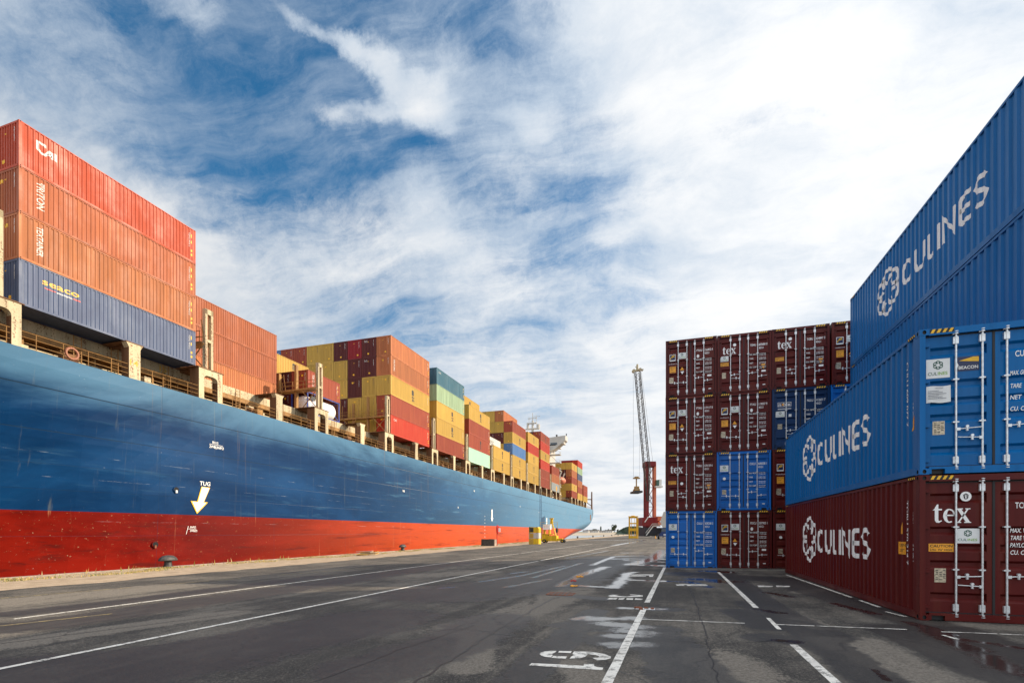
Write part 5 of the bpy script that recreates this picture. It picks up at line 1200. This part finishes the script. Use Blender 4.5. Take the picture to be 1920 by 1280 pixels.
# back stack, doors facing the camera
XS = [-.235, 2.225, 4.70, 7.17, 9.64]; YS_, ZS = 26.62, -1.845
gb = 'far container stack with doors towards the camera'
bk = {(0, 0): ('bluec', 'brightblue', ('CULU', '608200 3')), (0, 1): ('tex', 'maroon', ('TGBU', '570129 6')), (0, 2): ('florens', 'maroon', ('FTAU', '119117 8')), (0, 3): ('florens', 'maroon', ('FTAU', '156802 6')),
      (1, 0): ('florens', 'maroon', ('FDCU', '007903 1')), (1, 1): ('bluec', 'brightblue', ('CULU', '608358 1')), (1, 2): ('florens', 'maroon', ('FTAU', '119007 9')), (1, 3): ('tex', 'maroon', ('TEMU', '605680 0')),
      (2, 0): ('bluec', 'maroon', ('TCNU', '221045 2')), (2, 1): ('florens', 'maroon', ('FDCU', '014480 5')), (2, 2): ('noble', 'navyblue', ('NLLU', '412631 7')), (2, 3): ('tex', 'maroon', ('TGBU', '624847 3')),
      (3, 2): ('bluec', 'brightblue', ('CULU', '607114 9')), (3, 3): ('florens', 'maroon', ('FTAU', '131872 0'))}
cn_ = ['leftmost', 'second', 'third', 'fourth']; tn_ = ['bottom', 'second lowest', 'second highest', 'top']
for (cx_, ty), (kd, cl, nm) in bk.items():
    lb = '%s container, %s of the %s column in the far stack facing the camera' % ({'brightblue': 'bright blue', 'maroon': 'maroon', 'navyblue': 'navy blue'}[cl], tn_[ty], cn_[cx_])
    door_container(XS[cx_]+random.uniform(-.022, .02), YS_+random.uniform(-.05, .05), ZS+ty*HG, kd, cl, lb, gb, nm)
for cx_, ty in ((3, 0), (3, 1), (4, 0), (4, 1), (4, 2), (4, 3)):
    plain_box(XS[cx_], YS_, ZS+ty*HG, 'maroon', 'maroon container hidden behind the near stacks, %s of the %s back column' % (tn_[ty], ['fourth', 'fifth'][cx_-3]), gb)
# neighbouring rows of the yard, right of the frame; they shade the apron as the photo shows
for r0, (x_, y_) in enumerate([(9.76, 12.19), (12.25, 12.19)]):
    for i in range(4):
        plain_box(x_, y_, ZA+i*HG, ['maroon', 'blue', 'maroon', 'blue'][(i+r0) % 4], '%s container beyond the right edge, %s of yard row %s' % (['maroon', 'blue', 'maroon', 'blue'][(i+r0) % 4], tn_[i], ['one', 'two', 'three', 'four', 'five'][r0]), 'yard containers right of the photo')

# ------------------------------------------------------------------ crane, yellow frame, tractor
CR = paint('crane_red', (.20, .010, .014), .15, .15, .5, .3); CR_LIT = simple('crane_sunlit_red', (.62, .16, .07), .5); CRW = simple('crane_white', (.70, .68, .62), .5); CBK = simple('crane_black', (.02, .022, .03), .6); LAT = simple('lattice_steel', (.06, .048, .042), .6)  # orange is the red's sunlit right side, light put into the colour
DC = 165.0; PPM = F/DC
xc, yc = atd(1216, DC)
zc = lambda py: (HZ-py)/PPM
zb = zc(1005)
crane = empty('harbour_crane', (xc, yc, zb), 'red mobile harbour crane with tall lattice boom beyond the container stack', 'crane')
U = Vector((CT, ST, 0)); V_ = Vector((-ST, CT, 0))     # across and away
def cp(px, py, w_=0): 
    u = (px-1216)/PPM; v = U*u+V_*w_; return (v.x, v.y, zc(py)-zb)
def cbox(f, px0, px1, py0, py1, w0, w1):
    c8 = [cp(a, b_, w_) for b_ in (py1, py0) for w_ in (w0, w1) for a in (px0, px1)]; k = len(f.v); f.v += c8
    for q in ((0, 1, 3, 2), (4, 6, 7, 5), (0, 4, 5, 1), (1, 5, 7, 3), (3, 7, 6, 2), (2, 6, 4, 0)): f.f.append(tuple(k+i for i in q)); f.mi.append(f.cur)
    return f
f = MB(); cbox(f, 1203, 1238, 989, 1001, -4, 4); cbox(f, 1202, 1210, 1001, 1004.8, -4, 4).v; cbox(f, 1228, 1236, 1001, 1004.8, -4, 4); f.build('undercarriage', [CBK], crane)
for i, px in enumerate((1205, 1211, 1217, 1223, 1229, 1235)):
    f = MB(); f.bar(cp(px, 1001.6, -4.3), cp(px, 1001.6, -3.6), .55, 12); f.build('wheel', [M['black']], crane)
f = MB(); cbox(f, 1200, 1232, 970, 986, -3, 3); cbox(f, 1208, 1228, 986, 989, -2, 2); f.build('machine_house', [CR], crane)
f = MB(); cbox(f, 1228, 1241, 968, 976, -3.02, 3); cbox(f, 1229, 1241, 978, 984, -3.02, 3); f.build('counterweight', [CR_LIT], crane)
f = MB(); cbox(f, 1209.5, 1214.5, 875, 970, -1.5, -.5); cbox(f, 1209.5, 1212, 875, 970, 1, 2); f.build('tower_column', [CR], crane)
f = MB(); cbox(f, 1223.8, 1228, 867, 970, -1.5, -.5); cbox(f, 1226, 1228, 875, 970, 1, 2); f.build('tower_column', [CR_LIT], crane)
f = MB(); cbox(f, 1207.5, 1226.5, 866, 875, -2, 2.2); f.build('tower_head', [CR], crane)
f = MB(); ys_ = [875, 897, 914, 933, 950, 970]
for i in range(5):
    a, b_ = ys_[i], ys_[i+1]; l, r_ = (1213.5, 1224) if i % 2 else (1224, 1213.5)
    f.bar(cp(l, a, -1), cp(r_, b_, -1), .11, 5); f.bar(cp(1213, b_, -1), cp(1224, b_, -1), .09, 5); f.bar(cp(r_, a, 1.4), cp(l, b_, 1.4), .1, 5)
f.build('tower_bracing', [CR], crane)
f = MB(); cbox(f, 1226, 1231, 901, 911, -3, -1); f.build('cab_glass', [simple('cab_glass', (.03, .09, .06), .2)], crane); f = MB(); cbox(f, 1231, 1235.5, 900, 912, -3, -.5); cbox(f, 1224, 1237.5, 912, 914.5, -3.2, -.3); f.build('cab', [CRW], crane)
f = MB(); f.bar(cp(1205, 1003, -4.2), cp(1218, 986, -4.2), .22, 4).bar(cp(1204, 998.5, -4.2), cp(1217, 981.5, -4.2), .09, 4); f.bar(cp(1218, 986, -4.2), cp(1231, 986, -4.2), .22, 4).bar(cp(1217, 981.5, -4.2), cp(1231, 981.5, -4.2), .09, 4)
for i in range(7): f.bar(cp(1218+i*2.1, 986, -4.2), cp(1218+i*2.1, 981.5, -4.2), .06, 4)
f.bar(cp(1204, 979, -3.2), cp(1211, 968.5, -3.2), .2, 4); f.build('stairway', [CRW], crane)
def bl(t, s): return (1208.2-(1208.2-1187.0)*t+s*0, 940-(940-704)*t)
f = MB(); nseg = 40
def ch(t, side, dep_):
    # left and right chord of the boom
    lx = 1208.5+(1186.8-1208.5)*t; rx_ = lx+ (3.0+7.2*min(1, t/.25) if t < .25 else 10.2+(8.2-10.2)*(t-.25)/.75)
    py_ = 940+(703-940)*t; wd_ = 1.6*min(1, .3+t*3)
    return cp(lx if side == 0 else rx_, py_, dep_*wd_/2-3)
for side in (0, 1):
    for dd in (-1, 1): f.bar(ch(0, side, dd), ch(.25, side, dd), .15, 5); f.bar(ch(.25, side, dd), ch(1, side, dd), .15, 5)
f.build('boom_chord', [LAT], crane)
f = MB()
for i in range(nseg):
    t0, t1 = i/nseg, (i+1)/nseg; a, b_ = (0, 1) if i % 2 else (1, 0)
    for dd in (-1, 1): f.bar(ch(t0, a, dd), ch(t1, b_, dd), .055, 4)
    f.bar(ch(t0, 0, -1 if i % 2 else 1), ch(t1, 0, 1 if i % 2 else -1), .05, 4); f.bar(ch(t0, 1, -1), ch(t0, 1, 1), .05, 4)
f.build('boom_lacing', [LAT], crane)
f = MB(); f.bar(cp(1184, 701, -3), cp(1196, 699.5, -3), .35, 6); f.bar(cp(1184, 701, -3.5), cp(1184, 701, -2.5), .55, 10); f.bar(cp(1195.5, 698.5, -3.5), cp(1195.5, 698.5, -2.5), .5, 10); f.bar(cp(1200, 699, -3.5), cp(1200, 699, -2.5), .28, 8)
f.bar(cp(1190.5, 700, -3), cp(1190.8, 688.5, -3), .45, 6, .3); f.bar(cp(1186.5, 693.5, -3), cp(1191, 692.5, -3), .12, 4); f.build('boom_head', [CRM], crane)
f = MB()
for a, b_ in (((1183.2, 702), (1183.6, 896)), ((1194.8, 702), (1194.8, 896)), ((1198, 702), (1222.5, 867)), ((1196, 704), (1209, 930))): f.bar(cp(*a, -3), cp(*b_, -3 if b_[1] > 895 and b_[0] < 1200 else -1), .035, 4)
f.build('rope', [M['dark']], crane)
f = MB(); cbox(f, 1186, 1192.5, 895, 899, -3.6, -2.4); cbox(f, 1183, 1195.2, 897, 899, -3.4, -2.6); f.bar(cp(1189, 899, -3), cp(1189, 914, -3), .22, 6); cbox(f, 1185.5, 1193.5, 913, 917, -3.6, -2.4); f.bar(cp(1186, 917, -3), cp(1183, 923, -3), .2).bar(cp(1193, 917, -3), cp(1195, 923, -3), .2)
cbox(f, 1184.5, 1194, 918, 921.5, -4.2, -1.8); o = f.build('spreader', [simple('spreader_yellow', (.32, .18, .05), .6)], crane)
f = MB(); cbox(f, 1181.5, 1196.2, 922, 925.5, -6, 0); f.build('spreader_beam', [M['dark']], o)
# yellow upright spreader frame standing on the quay
YF = paint('frame_yellow', (.66, .38, .02), .15, .2, .5, .4)
D2 = 150.0; x, y = atd(1187, D2); zz = zg(x); k2 = D2/F
e = empty('spreader_frame', (x, y, zz), 'tall yellow steel frame standing on the quay left of the crane', 'steel frame')
f = MB(); s_ = 1.1
for a in (-1, 1):
    for b_ in (-1, 1): f.box(a*s_-.12, a*s_+.12, b_*s_-.12, b_*s_+.12, 0, 6.5)
f.build('upright', [YF], e)
f = MB()
for z0, z1 in ((0.1, .75), (2.3, 3.1), (4.4, 4.75), (6.2, 6.55)): 
    for b_ in (-1.16, 1.02): f.box(-s_-.13, s_+.13, b_, b_+.13, z0, z1)
    for a in (-1.16, 1.03): f.box(a, a+.12, -1.02, 1.02, z0, z1)
f.build('cross_beam', [YF], e)
f = MB(); f.box(-1.35, 1.55, -1.3, 1.3, 6.56, 6.75); f.box(-.5, .5, -.6, .6, 6.76, 6.95); f.build('top_plate', [YF], e)
f = MB(); [f.bar((a, 0, .6), (a, 0, 6.3), .07) for a in (-.5, .5)]; f.bar((1.4, -1.2, 0), (1.4, -1.2, 6.3), .06).bar((1.6, -1.2, 0), (1.6, -1.2, 6.3), .06); f.build('guide_bar', [YF], e)
# terminal tractor, half hidden by the stack
D3 = 128.0; x, y = atd(1243.5, D3); zz = zg(x)
TB = simple('tractor_blue', (.015, .035, .13), .35)
e = empty('terminal_tractor', (x, y, zz), 'dark blue terminal tractor partly hidden behind the container stack', 'tractor')
f = MB(); f.prism([(-.9, .7), (1.4, .7), (1.4, 1.6), (.2, 1.75), (-.9, 1.5)], -2.2, 1.6); f.build('body', [TB], e)
f = MB(); f.prism([(-.5, 1.6), (.9, 1.6), (.85, 2.9), (-.3, 2.9)], -1.2, .8); f.build('cab', [TB], e); MB().box(-.4, .7, -1.24, -1.2, 1.9, 2.7).build('windscreen', [BG], e)
f = MB(); f.box(.1, .9, -2.23, -2.2, 1.0, 1.3); f.build('headlight', [M['galv']], e)
for a, b_ in ((-1.15, -1.4), (1.5, -1.4), (-1.15, 1.2), (1.5, 1.2)):
    wv = MB().bar((a-.22, b_, .62), (a+.22, b_, .62), .62, 16).build('wheel', [M['black']], e); MB().bar((a-.24, b_, .62), (a+.24, b_, .62), .25, 10).build('rim', [M['galv']], wv)
# grey hopper behind the tractor
D4 = 158.0; x, y = atd(1250, D4); zz = zg(x)
e = empty('bulk_hopper', (x, y, zz), 'pale grey bulk hopper behind the tractor beside the crane', 'hopper')
f = MB()
f.prism([(-1.2, 3.2), (1.2, 3.2), (2.0, 5.0), (2.0, 8.2), (-.9, 8.2), (-2.0, 5.0)], -2, 2); f.build('bin', [YG], e)
f = MB(); [f.box(a-.12, a+.12, b_-.12, b_+.12, 0, 3.4) for a in (-1.1, 1.1) for b_ in (-1.6, 1.6)]; f.box(-1.0, 1.0, -1.3, 1.3, 2.6, 3.2); f.build('leg_frame', [M['dark']], e)
x, y = atd(1229, 140); e = empty('traffic_cone', (x, y, zg(x)), 'small orange traffic cone at the foot of the crane stairs', 'traffic cone')
MB().bar((0, 0, .04), (0, 0, .8), .2, 12, .04).build('cone', [M['orange']], e); MB().box(-.25, .25, -.25, .25, 0, .04).build('base', [M['dark']], e)
